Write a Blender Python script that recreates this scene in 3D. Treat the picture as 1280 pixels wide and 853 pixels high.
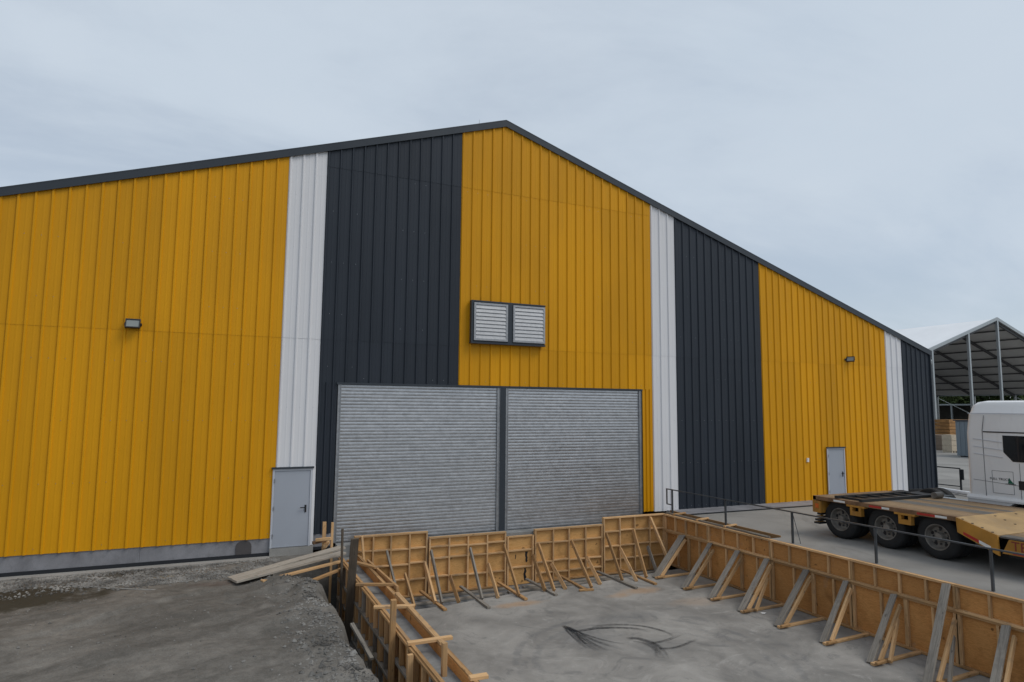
import bpy, bmesh, math, random
from mathutils import Vector, Matrix, noise, Euler
random.seed(7)
S = bpy.context.scene
COL = S.collection
for o in list(bpy.data.objects):
    bpy.data.objects.remove(o)

# ------------------------------------------------------------------ camera, sky, sun
def make_camera():
    yaw, pit, rol = math.radians(24.1), math.radians(5.886), math.radians(.4655)
    f = Vector((math.sin(yaw)*math.cos(pit), math.cos(yaw)*math.cos(pit), math.sin(pit)))
    r0 = Vector((math.cos(yaw), -math.sin(yaw), 0)); u0 = r0.cross(f)
    r = math.cos(rol)*r0 + math.sin(rol)*u0
    u = -math.sin(rol)*r0 + math.cos(rol)*u0
    cd = bpy.data.cameras.new('camera'); co = bpy.data.objects.new('camera', cd); COL.objects.link(co)
    m = Matrix((r, u, -f)).transposed().to_4x4(); m.translation = (0, -18.3, 3.39)
    co.matrix_world = m
    cd.sensor_width = 36; cd.lens = 814.8/1280*36; cd.clip_end = 5000; cd.clip_start = .1
    S.camera = co
make_camera()

SUN_EL, SUN_AZ = math.radians(52), math.radians(132)     # azimuth clockwise from +Y
W = bpy.data.worlds.new('World'); S.world = W; W.use_nodes = True
def make_sky():
    nt = W.node_tree; nt.nodes.clear(); N = nt.nodes.new; L = nt.links.new
    out = N('ShaderNodeOutputWorld'); bg = N('ShaderNodeBackground'); bg.inputs[1].default_value = .1
    sky = N('ShaderNodeTexSky'); sky.sky_type = 'NISHITA'; sky.sun_disc = False
    sky.sun_elevation = SUN_EL; sky.sun_rotation = SUN_AZ; sky.dust_density = 1.5; sky.altitude = 100
    tc = N('ShaderNodeTexCoord'); sep = N('ShaderNodeSeparateXYZ'); L(tc.outputs['Generated'], sep.inputs[0])
    za = N('ShaderNodeMath'); za.operation = 'MAXIMUM'; L(sep.outputs[2], za.inputs[0]); za.inputs[1].default_value = 0
    zb = N('ShaderNodeMath'); zb.operation = 'ADD'; L(za.outputs[0], zb.inputs[0]); zb.inputs[1].default_value = .22
    dv = N('ShaderNodeVectorMath'); dv.operation = 'DIVIDE'
    cb = N('ShaderNodeCombineXYZ')
    for i in range(3): L(zb.outputs[0], cb.inputs[i])
    L(tc.outputs['Generated'], dv.inputs[0]); L(cb.outputs[0], dv.inputs[1])
    mp = N('ShaderNodeMapping'); L(dv.outputs[0], mp.inputs[0]); mp.inputs['Rotation'].default_value = (0, 0, .5); mp.inputs['Scale'].default_value = (.75, 1.5, .7); mp.inputs['Location'].default_value = (0.08, -0.03, 0)
    n1 = N('ShaderNodeTexNoise'); n1.inputs['Scale'].default_value = .75; n1.inputs['Detail'].default_value = 9; n1.inputs['Roughness'].default_value = .58; n1.inputs['Distortion'].default_value = .35
    L(mp.outputs[0], n1.inputs['Vector'])
    cr = N('ShaderNodeMapRange'); cr.interpolation_type = 'SMOOTHSTEP'; L(n1.outputs[0], cr.inputs[0])
    cr.inputs[1].default_value = .34; cr.inputs[2].default_value = .6; cr.inputs[3].default_value = .64; cr.inputs[4].default_value = .97
    n2 = N('ShaderNodeTexNoise'); n2.inputs['Scale'].default_value = 1.5; n2.inputs['Detail'].default_value = 8; n2.inputs['Roughness'].default_value = .58; L(dv.outputs[0], n2.inputs['Vector'])
    ramp = N('ShaderNodeMix'); ramp.data_type = 'RGBA'; L(n2.outputs[0], ramp.inputs[0])
    ramp.inputs[6].default_value = (5.35, 6.25, 7.3, 1); ramp.inputs[7].default_value = (6.35, 7.05, 7.85, 1)
    mx = N('ShaderNodeMix'); mx.data_type = 'RGBA'; L(cr.outputs[0], mx.inputs[0]); L(sky.outputs[0], mx.inputs[6]); L(ramp.outputs[2], mx.inputs[7])
    L(mx.outputs[2], bg.inputs[0]); L(bg.outputs[0], out.inputs[0])
make_sky()
sl = bpy.data.lights.new('sun', 'SUN'); sl.energy = 1.35; sl.angle = math.radians(28); sl.color = (1, .94, .86)
so = bpy.data.objects.new('sun', sl); COL.objects.link(so)
sd = Vector((math.sin(SUN_AZ)*math.cos(SUN_EL), math.cos(SUN_AZ)*math.cos(SUN_EL), math.sin(SUN_EL)))
so.rotation_euler = sd.to_track_quat('Z', 'Y').to_euler(); so.location = (0, -20, 40)
S.view_settings.view_transform = 'Standard'; S.view_settings.look = 'None'
S.view_settings.exposure = 0.0; S.view_settings.gamma = 1

# ------------------------------------------------------------------ materials
class NT:
    def __init__(s, name):
        s.m = bpy.data.materials.new(name); s.m.use_nodes = True
        s.nt = s.m.node_tree; s.b = s.nt.nodes['Principled BSDF']
        s.tc = s.nt.nodes.new('ShaderNodeTexCoord'); s.geo = s.nt.nodes.new('ShaderNodeNewGeometry'); s.oi = s.nt.nodes.new('ShaderNodeObjectInfo')
    def n(s, t): return s.nt.nodes.new(t)
    def l(s, a, b): s.nt.links.new(a, b)
    def coord(s, kind='Object', scale=(1, 1, 1), loc=None, rnd=False, rot=(0, 0, 0)):
        src = s.geo.outputs['Position'] if kind == 'world' else s.tc.outputs['Object']
        if rnd:
            v = s.n('ShaderNodeVectorMath'); v.operation = 'MULTIPLY_ADD'; s.l(s.oi.outputs['Random'], v.inputs[0]); v.inputs[1].default_value = (37, 19, 53); s.l(src, v.inputs[2]); src = v.outputs[0]
        if any(rot):
            mr = s.n('ShaderNodeMapping'); s.l(src, mr.inputs[0]); mr.inputs['Rotation'].default_value = rot; src = mr.outputs[0]
        mp = s.n('ShaderNodeMapping'); s.l(src, mp.inputs[0]); mp.inputs['Scale'].default_value = scale
        return mp.outputs[0]
    def noise(s, co, scale, detail=4, rough=.55, dist=0):
        n = s.n('ShaderNodeTexNoise'); s.l(co, n.inputs['Vector']); n.inputs['Scale'].default_value = scale; n.inputs['Detail'].default_value = detail
        n.inputs['Roughness'].default_value = rough; n.inputs['Distortion'].default_value = dist
        return n.outputs[0]
    def rng(s, v, a, b, c, d):
        r = s.n('ShaderNodeMapRange'); r.interpolation_type = 'SMOOTHSTEP'; s.l(v, r.inputs[0])
        for i, x in enumerate((a, b, c, d)): r.inputs[1+i].default_value = x
        return r.outputs[0]
    def math(s, op, a, b):
        r = s.n('ShaderNodeMath'); r.operation = op
        for i, x in enumerate((a, b)):
            if isinstance(x, (int, float)): r.inputs[i].default_value = x
            else: s.l(x, r.inputs[i])
        return r.outputs[0]
    def mix(s, f, a, b, mode='MIX'):
        r = s.n('ShaderNodeMix'); r.data_type = 'RGBA'; r.blend_type = mode
        for i, x in ((0, f), (6, a), (7, b)):
            if isinstance(x, (int, float)): r.inputs[i].default_value = x
            elif isinstance(x, tuple): r.inputs[i].default_value = (*x[:3], 1)
            else: s.l(x, r.inputs[i])
        return r.outputs[2]
    def gain(s, col, val):
        """multiply a colour by a grey value"""
        r = s.n('ShaderNodeVectorMath'); r.operation = 'SCALE'
        if isinstance(col, tuple): r.inputs[0].default_value = col[:3]
        else: s.l(col, r.inputs[0])
        s.l(val, r.inputs['Scale']); return r.outputs[0]
    def bump(s, h, strength=.3, dist=.01):
        r = s.n('ShaderNodeBump'); r.inputs['Strength'].default_value = strength; r.inputs['Distance'].default_value = dist
        s.l(h, r.inputs['Height']); s.l(r.outputs[0], s.b.inputs['Normal'])
    def ellipse(s, cx, cy, rx, ry, edge=.5, wob=None):
        """soft irregular patch on the ground at a world position"""
        v = s.n('ShaderNodeVectorMath'); v.operation = 'SUBTRACT'; s.l(s.geo.outputs['Position'], v.inputs[0]); v.inputs[1].default_value = (cx, cy, 0)
        w = s.n('ShaderNodeVectorMath'); w.operation = 'MULTIPLY'; s.l(v.outputs[0], w.inputs[0]); w.inputs[1].default_value = (1/rx, 1/ry, 0)
        ln = s.n('ShaderNodeVectorMath'); ln.operation = 'LENGTH'; s.l(w.outputs[0], ln.inputs[0])
        d = ln.outputs['Value']
        if wob is not None: d = s.math('ADD', d, s.math('MULTIPLY', s.math('SUBTRACT', wob, .5), 1.6))
        return s.rng(d, 1-edge, 1+edge*.4, 1, 0)
    def out(s, col=None, rough=None, metal=0, spec=.5):
        b = s.b
        if col is not None:
            if isinstance(col, tuple): b.inputs['Base Color'].default_value = (*col[:3], 1)
            else: s.l(col, b.inputs['Base Color'])
        if rough is not None:
            if isinstance(rough, (int, float)): b.inputs['Roughness'].default_value = rough
            else: s.l(rough, b.inputs['Roughness'])
        b.inputs['Metallic'].default_value = metal; b.inputs['Specular IOR Level'].default_value = spec
        return s.m

def paint(name, col, rough=.45, var=.1, rnd=.06, scale=1.2, dirt=None, spec=.4, stretch=(1, 1, .25), metal=0):
    s = NT(name); w = s.coord('world', stretch)
    n = s.noise(w, scale, 6, .6); f = s.noise(s.coord('world'), 40, 3)
    v = s.math('ADD', s.rng(n, .3, .7, 1-var, 1+var), s.math('MULTIPLY', s.math('SUBTRACT', s.oi.outputs['Random'], .5), rnd*2))
    c = s.gain(col, v)
    if dirt:
        d = s.noise(s.coord('world', (2, 2, .35)), 2.2, 8, .65)
        c = s.mix(s.rng(d, .52, .78, 0, dirt[1]), c, dirt[0])
    s.bump(f, .08, .004)
    return s.out(c, s.rng(n, .3, .7, rough-.06, rough+.1), metal, spec)

def plain(name, col, rough=.5, metal=0, var=.12, scale=6, spec=.5, bump=.1):
    s = NT(name); n = s.noise(s.coord('Object', rnd=True), scale, 5, .6)
    s.bump(n, bump, .005)
    return s.out(s.gain(col, s.rng(n, .25, .75, 1-var, 1+var)), s.rng(n, .3, .7, rough-.05, rough+.08), metal, spec)

def lumber(name, col, dark, rnd=.22, weather=None):
    s = NT(name)
    g = s.noise(s.coord('Object', (1.2, 22, 22), rnd=True), 2.2, 5, .6, .4)
    k = s.noise(s.coord('Object', (2.2, 9, 9), rnd=True), 2.0, 3, .5)
    b = s.noise(s.coord('Object', (1, 1, 1), rnd=True), 2.4, 4, .6)
    c = s.mix(s.rng(g, .38, .7, 0, .75), col, dark)
    c = s.mix(s.rng(k, .64, .72, 0, .6), c, tuple(x*.35 for x in dark))
    c = s.mix(s.rng(b, .52, .75, 0, .45), c, weather or (.2, .17, .14))
    v = s.math('ADD', 1-rnd, s.math('MULTIPLY', s.oi.outputs['Random'], 2*rnd))
    s.bump(g, .35, .004)
    return s.out(s.gain(c, v), .82, 0, .2)

def ply(name, col, dark, axis):
    s = NT(name)
    st = {'x': (1.0, 4, 7.5), 'y': (4, 1.0, 7.5)}[axis]
    g = s.noise(s.coord('Object', st, rnd=True), 1.5, 4, .55, 2.2)
    ws = s.n('ShaderNodeMath'); ws.operation = 'SINE'; s.l(s.math('MULTIPLY', g, 42), ws.inputs[0])
    w = s.rng(ws.outputs[0], -.6, 1, 0, 1)
    f = s.noise(s.coord('Object', tuple(x*9 for x in st), rnd=True), 3, 4, .6)
    k = s.noise(s.coord('Object', (1, 1, 1), rnd=True), 5.5, 2, .5)
    p = s.noise(s.coord('Object', (1, 1, 1), rnd=True), 1.6, 5, .62)
    c = s.mix(s.math('MULTIPLY', w, .5), col, dark)
    c = s.mix(s.rng(f, .45, .75, 0, .35), c, dark)
    c = s.mix(s.rng(k, .7, .76, 0, .75), c, (.06, .03, .012))
    c = s.mix(s.rng(p, .5, .72, 0, .5), c, tuple(x*.55 for x in dark))
    cs = s.noise(s.coord('Object', (1, 1, 1), rnd=True), 2.6, 7, .7, .8)
    c = s.mix(s.rng(cs, .58, .7, 0, .3), c, (.26, .235, .2))
    v = s.math('ADD', .78, s.math('MULTIPLY', s.oi.outputs['Random'], .42))
    s.bump(f, .2, .003)
    return s.out(s.gain(c, v), .75, 0, .25)

def concrete(name, col, var=.18, rough=.85, big=.5, extra=None, dark=.45):
    s = NT(name); w = s.coord('world')
    a = s.noise(w, big, 7, .6, .6); b = s.noise(w, big*7, 5, .65); c = s.noise(w, 60, 3, .6)
    st = s.noise(s.coord('world', (1, .35, 1), rot=(0, 0, .5)), big*2.2, 6, .7, 1.0)
    k = s.gain(col, s.math('ADD', s.rng(a, .3, .7, 1-var, 1+var), s.math('MULTIPLY', s.math('SUBTRACT', b, .5), var*1.6)))
    k = s.gain(k, s.rng(c, .3, .7, .92, 1.07))
    k = s.mix(s.rng(st, .55, .75, 0, dark), k, tuple(x*.55 for x in col))
    if extra: k = extra(s, k, a, b)
    s.bump(s.math('ADD', b, s.math('MULTIPLY', c, .4)), .25, .01)
    return s.out(k, s.rng(b, .3, .7, rough-.12, rough+.08), 0, .35)

M = {}
YEL = (.665, .307, .004)
M['yellow'] = paint('yellow_cladding', YEL, .5, .06, .075, .8, dirt=((.53, .255, .012), .35), spec=.22)
M['white'] = paint('white_cladding', (.72, .715, .725), .5, .03, .02, .8, dirt=((.6, .58, .56), .12), spec=.25)
M['dark'] = paint('anthracite_cladding', (.024, .0305, .041), .45, .1, .08, .8, dirt=((.05, .056, .062), .2), spec=.3)
M['trim'] = paint('anthracite_trim', (.034, .042, .052), .4, .1, .04, .6)
M['door'] = paint('grey_door_paint', (.36, .385, .43), .45, .04, .02, .7)
M['doorframe'] = paint('pale_door_frame', (.5, .52, .56), .45, .04, .02, .7)
M['black'] = plain('black_plastic', (.012, .012, .014), .45)
M['blackband'] = plain('black_bitumen_band', (.012, .014, .018), .8)
def galv(name, base=.42, rough=.38):
    s = NT(name); w = s.coord('world', (1, 1, 1))
    n = s.noise(s.coord('world', (1, 1, 1.5)), 5, 5, .65, .8); v = s.n('ShaderNodeTexVoronoi'); s.l(w, v.inputs['Vector']); v.inputs['Scale'].default_value = 26
    big = s.noise(w, 1.2, 5, .6)
    c = s.gain((base, base*1.02, base*1.05), s.math('ADD', s.rng(n, .3, .7, .88, 1.08), s.math('MULTIPLY', s.math('SUBTRACT', big, .5), .3)))
    vv = s.n('ShaderNodeSeparateColor'); s.l(v.outputs['Color'], vv.inputs[0])
    c = s.gain(c, s.rng(vv.outputs[0], 0, 1, .95, 1.05))
    r = s.rng(n, .3, .7, rough-.03, rough+.07)
    return s.out(c, r, .82, .5)
M['galv'] = galv('galvanised_slats', .53, .33)
M['galvflat'] = galv('galvanised_flat', .36, .42)
M['louvre'] = galv('louvre_metal', .38, .5)
M['pine'] = lumber('fresh_pine', (.58, .37, .19), (.41, .235, .10), .25)
M['pineold'] = lumber('used_pine', (.42, .25, .115), (.26, .14, .055), .25)
M['greywood'] = lumber('weathered_grey_board', (.275, .25, .215), (.15, .132, .11), .18, weather=(.12, .11, .1))
M['paleboard'] = lumber('pale_weathered_board', (.37, .335, .285), (.22, .19, .155), .1, weather=(.2, .18, .155))
M['darkwood'] = lumber('dark_stained_stake', (.13, .105, .08), (.07, .055, .04), .15, weather=(.06, .055, .05))
M['plyx'] = ply('plywood_back', (.63, .36, .135), (.43, .215, .066), 'x')
M['plyy'] = ply('plywood_side', (.54, .265, .088), (.34, .15, .042), 'y')
M['plinth'] = concrete('plinth_concrete', (.215, .213, .225), .25, .8, 1.1)
M['step'] = concrete('step_concrete', (.3, .29, .27), .1, .85, 1.5)
M['yard'] = concrete('yard_concrete', (.25, .24, .222), .16, .85, .35, dark=.45)
M['pour'] = concrete('fresh_concrete', (.21, .212, .208), .25, .85, 2.2)
def pit_extra(s, k, a, b):
    wob = s.noise(s.coord('world'), 1.6, 5, .65)
    for cx, cy, rx, ry, f in ((7.15, -2.75, .75, .22, .5), (10.75, -2.95, .8, .3, .45), (10.0, -3.1, .35, .2, .3), (11.6, -4.3, .8, .4, .2)):
        k = s.mix(s.math('MULTIPLY', s.ellipse(cx, cy, rx, ry, .7, wob), f), k, (.42, .23, .09))
    sw = s.noise(s.coord('world', (1, 1, 1)), .9, 6, .72, 2.5)
    k = s.mix(s.rng(sw, .53, .66, 0, .5), k, (.13, .13, .128))
    k = s.mix(s.rng(sw, .46, .3, 0, .55), k, (.38, .365, .34))
    for cx, cy, rx, ry, f in ((7.6, -5.6, .7, .8, .45), (8.6, -6.6, .8, .5, .3), (9.2, -4.7, 1.2, .35, .3)):
        k = s.mix(s.math('MULTIPLY', s.ellipse(cx, cy, rx, ry, .9, wob), f), k, (.1, .105, .11))
    # ring of turning tyres
    v = s.n('ShaderNodeVectorMath'); v.operation = 'SUBTRACT'; s.l(s.geo.outputs['Position'], v.inputs[0]); v.inputs[1].default_value = (8.1, -7.2, 0)
    w = s.n('ShaderNodeVectorMath'); w.operation = 'MULTIPLY'; s.l(v.outputs[0], w.inputs[0]); w.inputs[1].default_value = (1, 1, 0)
    ln = s.n('ShaderNodeVectorMath'); ln.operation = 'LENGTH'; s.l(w.outputs[0], ln.inputs[0])
    d = s.math('ADD', ln.outputs['Value'], s.math('MULTIPLY', b, .25))
    sn = s.n('ShaderNodeMath'); sn.operation = 'SINE'; s.l(s.math('MULTIPLY', d, 16), sn.inputs[0])
    band = s.math('MULTIPLY', s.rng(d, 1.6, 2.6, 0, 1), s.rng(d, 3.4, 3.0, 0, 1))
    k = s.mix(s.math('MULTIPLY', s.math('MULTIPLY', s.rng(sn.outputs[0], -.1, 1, 0, .42), band), s.rng(wob, .4, .65, 0, 1)), k, (.11, .115, .12))
    return k
M['pit'] = concrete('pit_slab_concrete', (.262, .25, .23), .24, .85, .6, pit_extra)
M['strip'] = concrete('dark_strip_concrete', (.17, .175, .18), .3, .8, 1.6)  # darker, slightly bluish concrete for the low strip
def dirt_mat():
    s = NT('dirt'); w = s.coord('world')
    a = s.noise(w, .5, 8, .65, .5); b = s.noise(w, 4.5, 8, .72); c = s.noise(w, 38, 4, .7)
    tr = s.noise(s.coord('world', (.22, 1.3, 1), rot=(0, 0, -.45)), 1.3, 6, .6, .5)
    k = s.mix(s.rng(a, .35, .65, 0, 1), (.132, .124, .111), (.188, .176, .157))
    k = s.mix(s.rng(tr, .46, .66, 0, .6), k, (.092, .086, .077))
    k = s.gain(k, s.rng(b, .28, .72, .8, 1.2))
    k = s.gain(k, s.rng(c, .3, .7, .86, 1.14))
    k = s.mix(s.rng(s.noise(w, 11, 3, .6), .66, .76, 0, .6), k, (.21, .2, .185))
    wob = s.noise(w, 2.2, 6, .7)
    k = s.mix(s.math('MULTIPLY', s.ellipse(-4.35, -2.05, 2.7, .95, .35, wob), .92), k, (.042, .036, .024))
    k = s.mix(s.math('MULTIPLY', s.ellipse(-1.5, -.55, 1.0, .35, .6, wob), .7), k, (.06, .052, .038))
    k = s.mix(s.math('MULTIPLY', s.ellipse(-.8, -1.25, .4, .18, .6, wob), .7), k, (.22, .17, .09))
    k = s.mix(s.math('MULTIPLY', s.ellipse(.1, -2.4, .5, .25, .6, wob), .3), k, (.12, .075, .06))
    h = s.math('ADD', s.math('MULTIPLY', b, .7), s.math('MULTIPLY', c, .35))
    s.bump(h, .8, .03)
    return s.out(k, .95, 0, .15)
M['dirt'] = dirt_mat()
M['stone'] = plain('stone', (.185, .178, .165), .9, 0, .65, 1.7, .2)
M['soil'] = concrete('brown_soil', (.13, .105, .075), .3, .95, 3)
M['steel'] = plain('dark_steel', (.045, .05, .055), .45, .6)
M['railgrey'] = plain('grey_painted_rail', (.085, .095, .105), .4, .5, .15)
M['rubber'] = plain('tyre_rubber', (.022, .022, .022), .85, 0, .25, 4, .3)
M['rim'] = plain('dusty_rim', (.19, .175, .155), .6, .3, .3, 5)
M['tryellow'] = paint('worn_trailer_yellow', (.40, .19, .03), .6, .2, .06, 2, dirt=((.17, .10, .05), .75), stretch=(1, 1, 1))
M['trplate'] = paint('worn_ramp_plate', (.38, .25, .115), .7, .15, .05, 2, dirt=((.30, .22, .13), .7), stretch=(1, 1, 1))
M['deckwood'] = lumber('trailer_deck_plank', (.31, .215, .125), (.17, .11, .06), .2, weather=(.21, .16, .11))
M['deckgrey'] = lumber('grey_deck_plank', (.16, .15, .135), (.09, .085, .075), .1, weather=(.1, .09, .08))
M['rust'] = plain('rusty_rail', (.2, .115, .06), .8, .2, .4, 5)
M['red'] = plain('red_reflector', (.42, .03, .025), .35)
M['wht'] = plain('white_reflector', (.72, .72, .7), .35)
M['truck'] = paint('truck_white', (.74, .74, .735), .35, .03, .02, .8, spec=.5, stretch=(1, 1, 1), dirt=((.5, .48, .45), .25))
M['seam'] = plain('dark_seam', (.16, .16, .165), .6)
M['glass'] = plain('dark_cab_glass', (.006, .007, .008), .06, 0, .05, 2, .6, 0)
M['lens'] = plain('lamp_lens', (.24, .26, .25), .15, 0, .05)
M['pvc'] = plain('white_pipe', (.72, .73, .74), .35)
M['fabric'] = paint('white_tent_membrane', (.78, .79, .8), .6, .03, .01, .3, stretch=(1, 1, 1))
M['alu'] = plain('tent_aluminium', (.42, .45, .46), .45, .55, .08)
M['tentin'] = plain('grey_tent_lining', (.6, .6, .6), .8, 0, .08, .5)  # base colour lightened in place of daylight passing through the membrane
M['beamdark'] = plain('dark_tent_purlin', (.09, .09, .095), .6, .2)
M['cabin'] = paint('grey_blue_cabin', (.19, .225, .25), .5, .08, .02, .6)
M['tan'] = plain('tan_crate', (.23, .175, .13), .8)
M['cream'] = plain('cream_board', (.52, .44, .33), .8)
M['orange'] = plain('orange_timber', (.33, .17, .06), .8, 0, .3, 3)
M['bark'] = plain('bark', (.07, .055, .04), .9)
def leaf():
    s = NT('leaf'); n = s.noise(s.coord('world'), .6, 4)
    c = s.mix(s.rng(n, .35, .65, 0, 1), (.035, .055, .02), (.085, .11, .035))
    return s.out(c, .7, 0, .2)
M['leaf'] = leaf()
M['shed'] = plain('weathered_shed_panel', (.1, .09, .08), .8, 0, .4, .6)
M['green'] = plain('green_logo', (.01, .12, .07), .5)
M['ink'] = plain('dark_lettering', (.05, .05, .055), .5)
M['darkred'] = plain('dark_red_lettering', (.2, .03, .02), .6)
def mark_mat():
    s = NT('tyre_rubber_mark'); n = s.noise(s.coord('world', (1, 1, 1)), 14, 6, .7)
    at = s.n('ShaderNodeAttribute'); at.attribute_name = 'fade'
    al = s.math('MULTIPLY', s.rng(n, .3, .66, .4, 1.0), at.outputs['Fac'])
    s.l(s.math('MINIMUM', al, .72), s.b.inputs['Alpha'])
    return s.out((.03, .032, .036), .8, 0, .2)
M['mark'] = mark_mat()

# ------------------------------------------------------------------ builders
def setp(o, label=None, cat=None, group=None, kind=None):
    if label: o['label'] = label
    if cat: o['category'] = cat
    if group: o['group'] = group
    if kind: o['kind'] = kind
    return o
def empty(name, loc, label, cat, group=None):
    o = bpy.data.objects.new(name, None); o.empty_display_size = .2; COL.objects.link(o); o.location = loc
    return setp(o, label, cat, group)
def wpos(o):
    v = Vector(o.location)
    while o.parent: o = o.parent; v += Vector(o.location)
    return v
def link(o, parent=None):
    COL.objects.link(o)
    if parent is not None:
        o.parent = parent; o.location = Vector(o.location) - wpos(parent)
    return o
class MB:
    def __init__(s): s.v = []; s.f = []; s.mi = []
    def add(s, vs, fs, mi=0):
        k = len(s.v); s.v += [tuple(v) for v in vs]; s.f += [tuple(i+k for i in f) for f in fs]; s.mi += [mi]*len(fs); return s
    def box(s, a, b, mi=0):
        x0, y0, z0 = (min(a[i], b[i]) for i in range(3)); x1, y1, z1 = (max(a[i], b[i]) for i in range(3))
        return s.add([(x0, y0, z0), (x1, y0, z0), (x1, y1, z0), (x0, y1, z0), (x0, y0, z1), (x1, y0, z1), (x1, y1, z1), (x0, y1, z1)],
                     [(0, 3, 2, 1), (4, 5, 6, 7), (0, 1, 5, 4), (1, 2, 6, 5), (2, 3, 7, 6), (3, 0, 4, 7)], mi)
    def bar(s, p0, p1, w, h, up=(0, 0, 1), mi=0):
        p0, p1 = Vector(p0), Vector(p1); d = (p1-p0).normalized(); up = Vector(up)
        r = d.cross(up)
        if r.length < 1e-4: r = d.cross(Vector((1, 0, 0)))
        r.normalize(); u = r.cross(d)
        vs = [p+r*(sx*w/2)+u*(sz*h/2) for p in (p0, p1) for sx, sz in ((-1, -1), (1, -1), (1, 1), (-1, 1))]
        return s.add(vs, [(0, 1, 2, 3), (7, 6, 5, 4), (0, 4, 5, 1), (1, 5, 6, 2), (2, 6, 7, 3), (3, 7, 4, 0)], mi)
    def tube(s, p0, p1, r, n=12, r1=None, cap=True, mi=0):
        p0, p1 = Vector(p0), Vector(p1); d = (p1-p0).normalized(); q = d.to_track_quat('Z', 'Y'); r1 = r if r1 is None else r1
        vs = []
        for p, rr in ((p0, r), (p1, r1)):
            for i in range(n):
                a = 2*math.pi*i/n; vs.append(p + q @ Vector((math.cos(a)*rr, math.sin(a)*rr, 0)))
        fs = [(i, (i+1) % n, n+(i+1) % n, n+i) for i in range(n)]
        if cap: fs += [tuple(range(n-1, -1, -1)), tuple(range(n, 2*n))]
        return s.add(vs, fs, mi)
    def lathe(s, c, axis, prof, n=28, mi=0):
        """prof: list of (offset along axis, radius)"""
        q = Vector(axis).to_track_quat('Z', 'Y'); c = Vector(c); vs = []; fs = []
        for (t, r) in prof:
            for i in range(n):
                a = 2*math.pi*i/n; vs.append(c + q @ Vector((math.cos(a)*r, math.sin(a)*r, t)))
        for j in range(len(prof)-1):
            fs += [(j*n+i, j*n+(i+1) % n, (j+1)*n+(i+1) % n, (j+1)*n+i) for i in range(n)]
        return s.add(vs, fs, mi)
    def prism(s, poly, d, mi=0):
        """poly: 3-D points of a flat face; d: extrusion vector"""
        n = len(poly); d = Vector(d); vs = [Vector(p) for p in poly] + [Vector(p)+d for p in poly]
        return s.add(vs, [tuple(range(n-1, -1, -1)), tuple(range(n, 2*n))] + [(i, (i+1) % n, n+(i+1) % n, n+i) for i in range(n)], mi)
    def build(s, name, mat, parent=None, smooth=False, bevel=0, **kw):
        vs = [Vector(v) for v in s.v]
        lo = Vector((min(v[i] for v in vs) for i in range(3))); hi = Vector((max(v[i] for v in vs) for i in range(3))); c = (lo+hi)/2
        me = bpy.data.meshes.new(name); me.from_pydata([v-c for v in vs], [], s.f)
        for m in (mat if isinstance(mat, (list, tuple)) else [mat]): me.materials.append(m)
        me.polygons.foreach_set('material_index', s.mi)
        bm = bmesh.new(); bm.from_mesh(me); bmesh.ops.recalc_face_normals(bm, faces=bm.faces)
        if bevel: bmesh.ops.bevel(bm, geom=bm.edges[:], offset=bevel, segments=2, affect='EDGES', profile=.6)
        bm.to_mesh(me); bm.free()
        o = bpy.data.objects.new(name, me); o.location = c; link(o, parent)
        if smooth:
            me.polygons.foreach_set('use_smooth', [True]*len(me.polygons)); me.set_sharp_from_angle(angle=math.radians(smooth if smooth > 1 else 35))
        return setp(o, **kw)
def beam(name, p0, p1, w, h, mat, parent=None, up=(0, 0, 1), **kw):
    """a length of lumber whose own X axis runs along it, with slightly eased edges"""
    p0, p1 = Vector(p0), Vector(p1); d = p1-p0; L = d.length; d.normalize(); up = Vector(up)
    r = d.cross(up)
    if r.length < 1e-4: r = d.cross(Vector((1, 0, 0)))
    r.normalize(); u = r.cross(d)
    e = min(.004, w*.12, h*.12); a, b = w/2, h/2
    sec = [(-a+e, -b), (a-e, -b), (a, -b+e), (a, b-e), (a-e, b), (-a+e, b), (-a, b-e), (-a, -b+e)]
    vs = [(x, y, z) for x in (-L/2, L/2) for y, z in sec]
    fs = [(i, i+8, (i+1) % 8+8, (i+1) % 8) for i in range(8)] + [tuple(range(8)), tuple(range(15, 7, -1))]
    me = bpy.data.meshes.new(name); me.from_pydata(vs, [], [f[::-1] for f in fs]); me.materials.append(mat)
    o = bpy.data.objects.new(name, me)
    m = Matrix((d, -r, u)).transposed(); o.rotation_euler = m.to_euler(); o.location = (p0+p1)/2
    link(o, parent); return setp(o, **kw)

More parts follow.
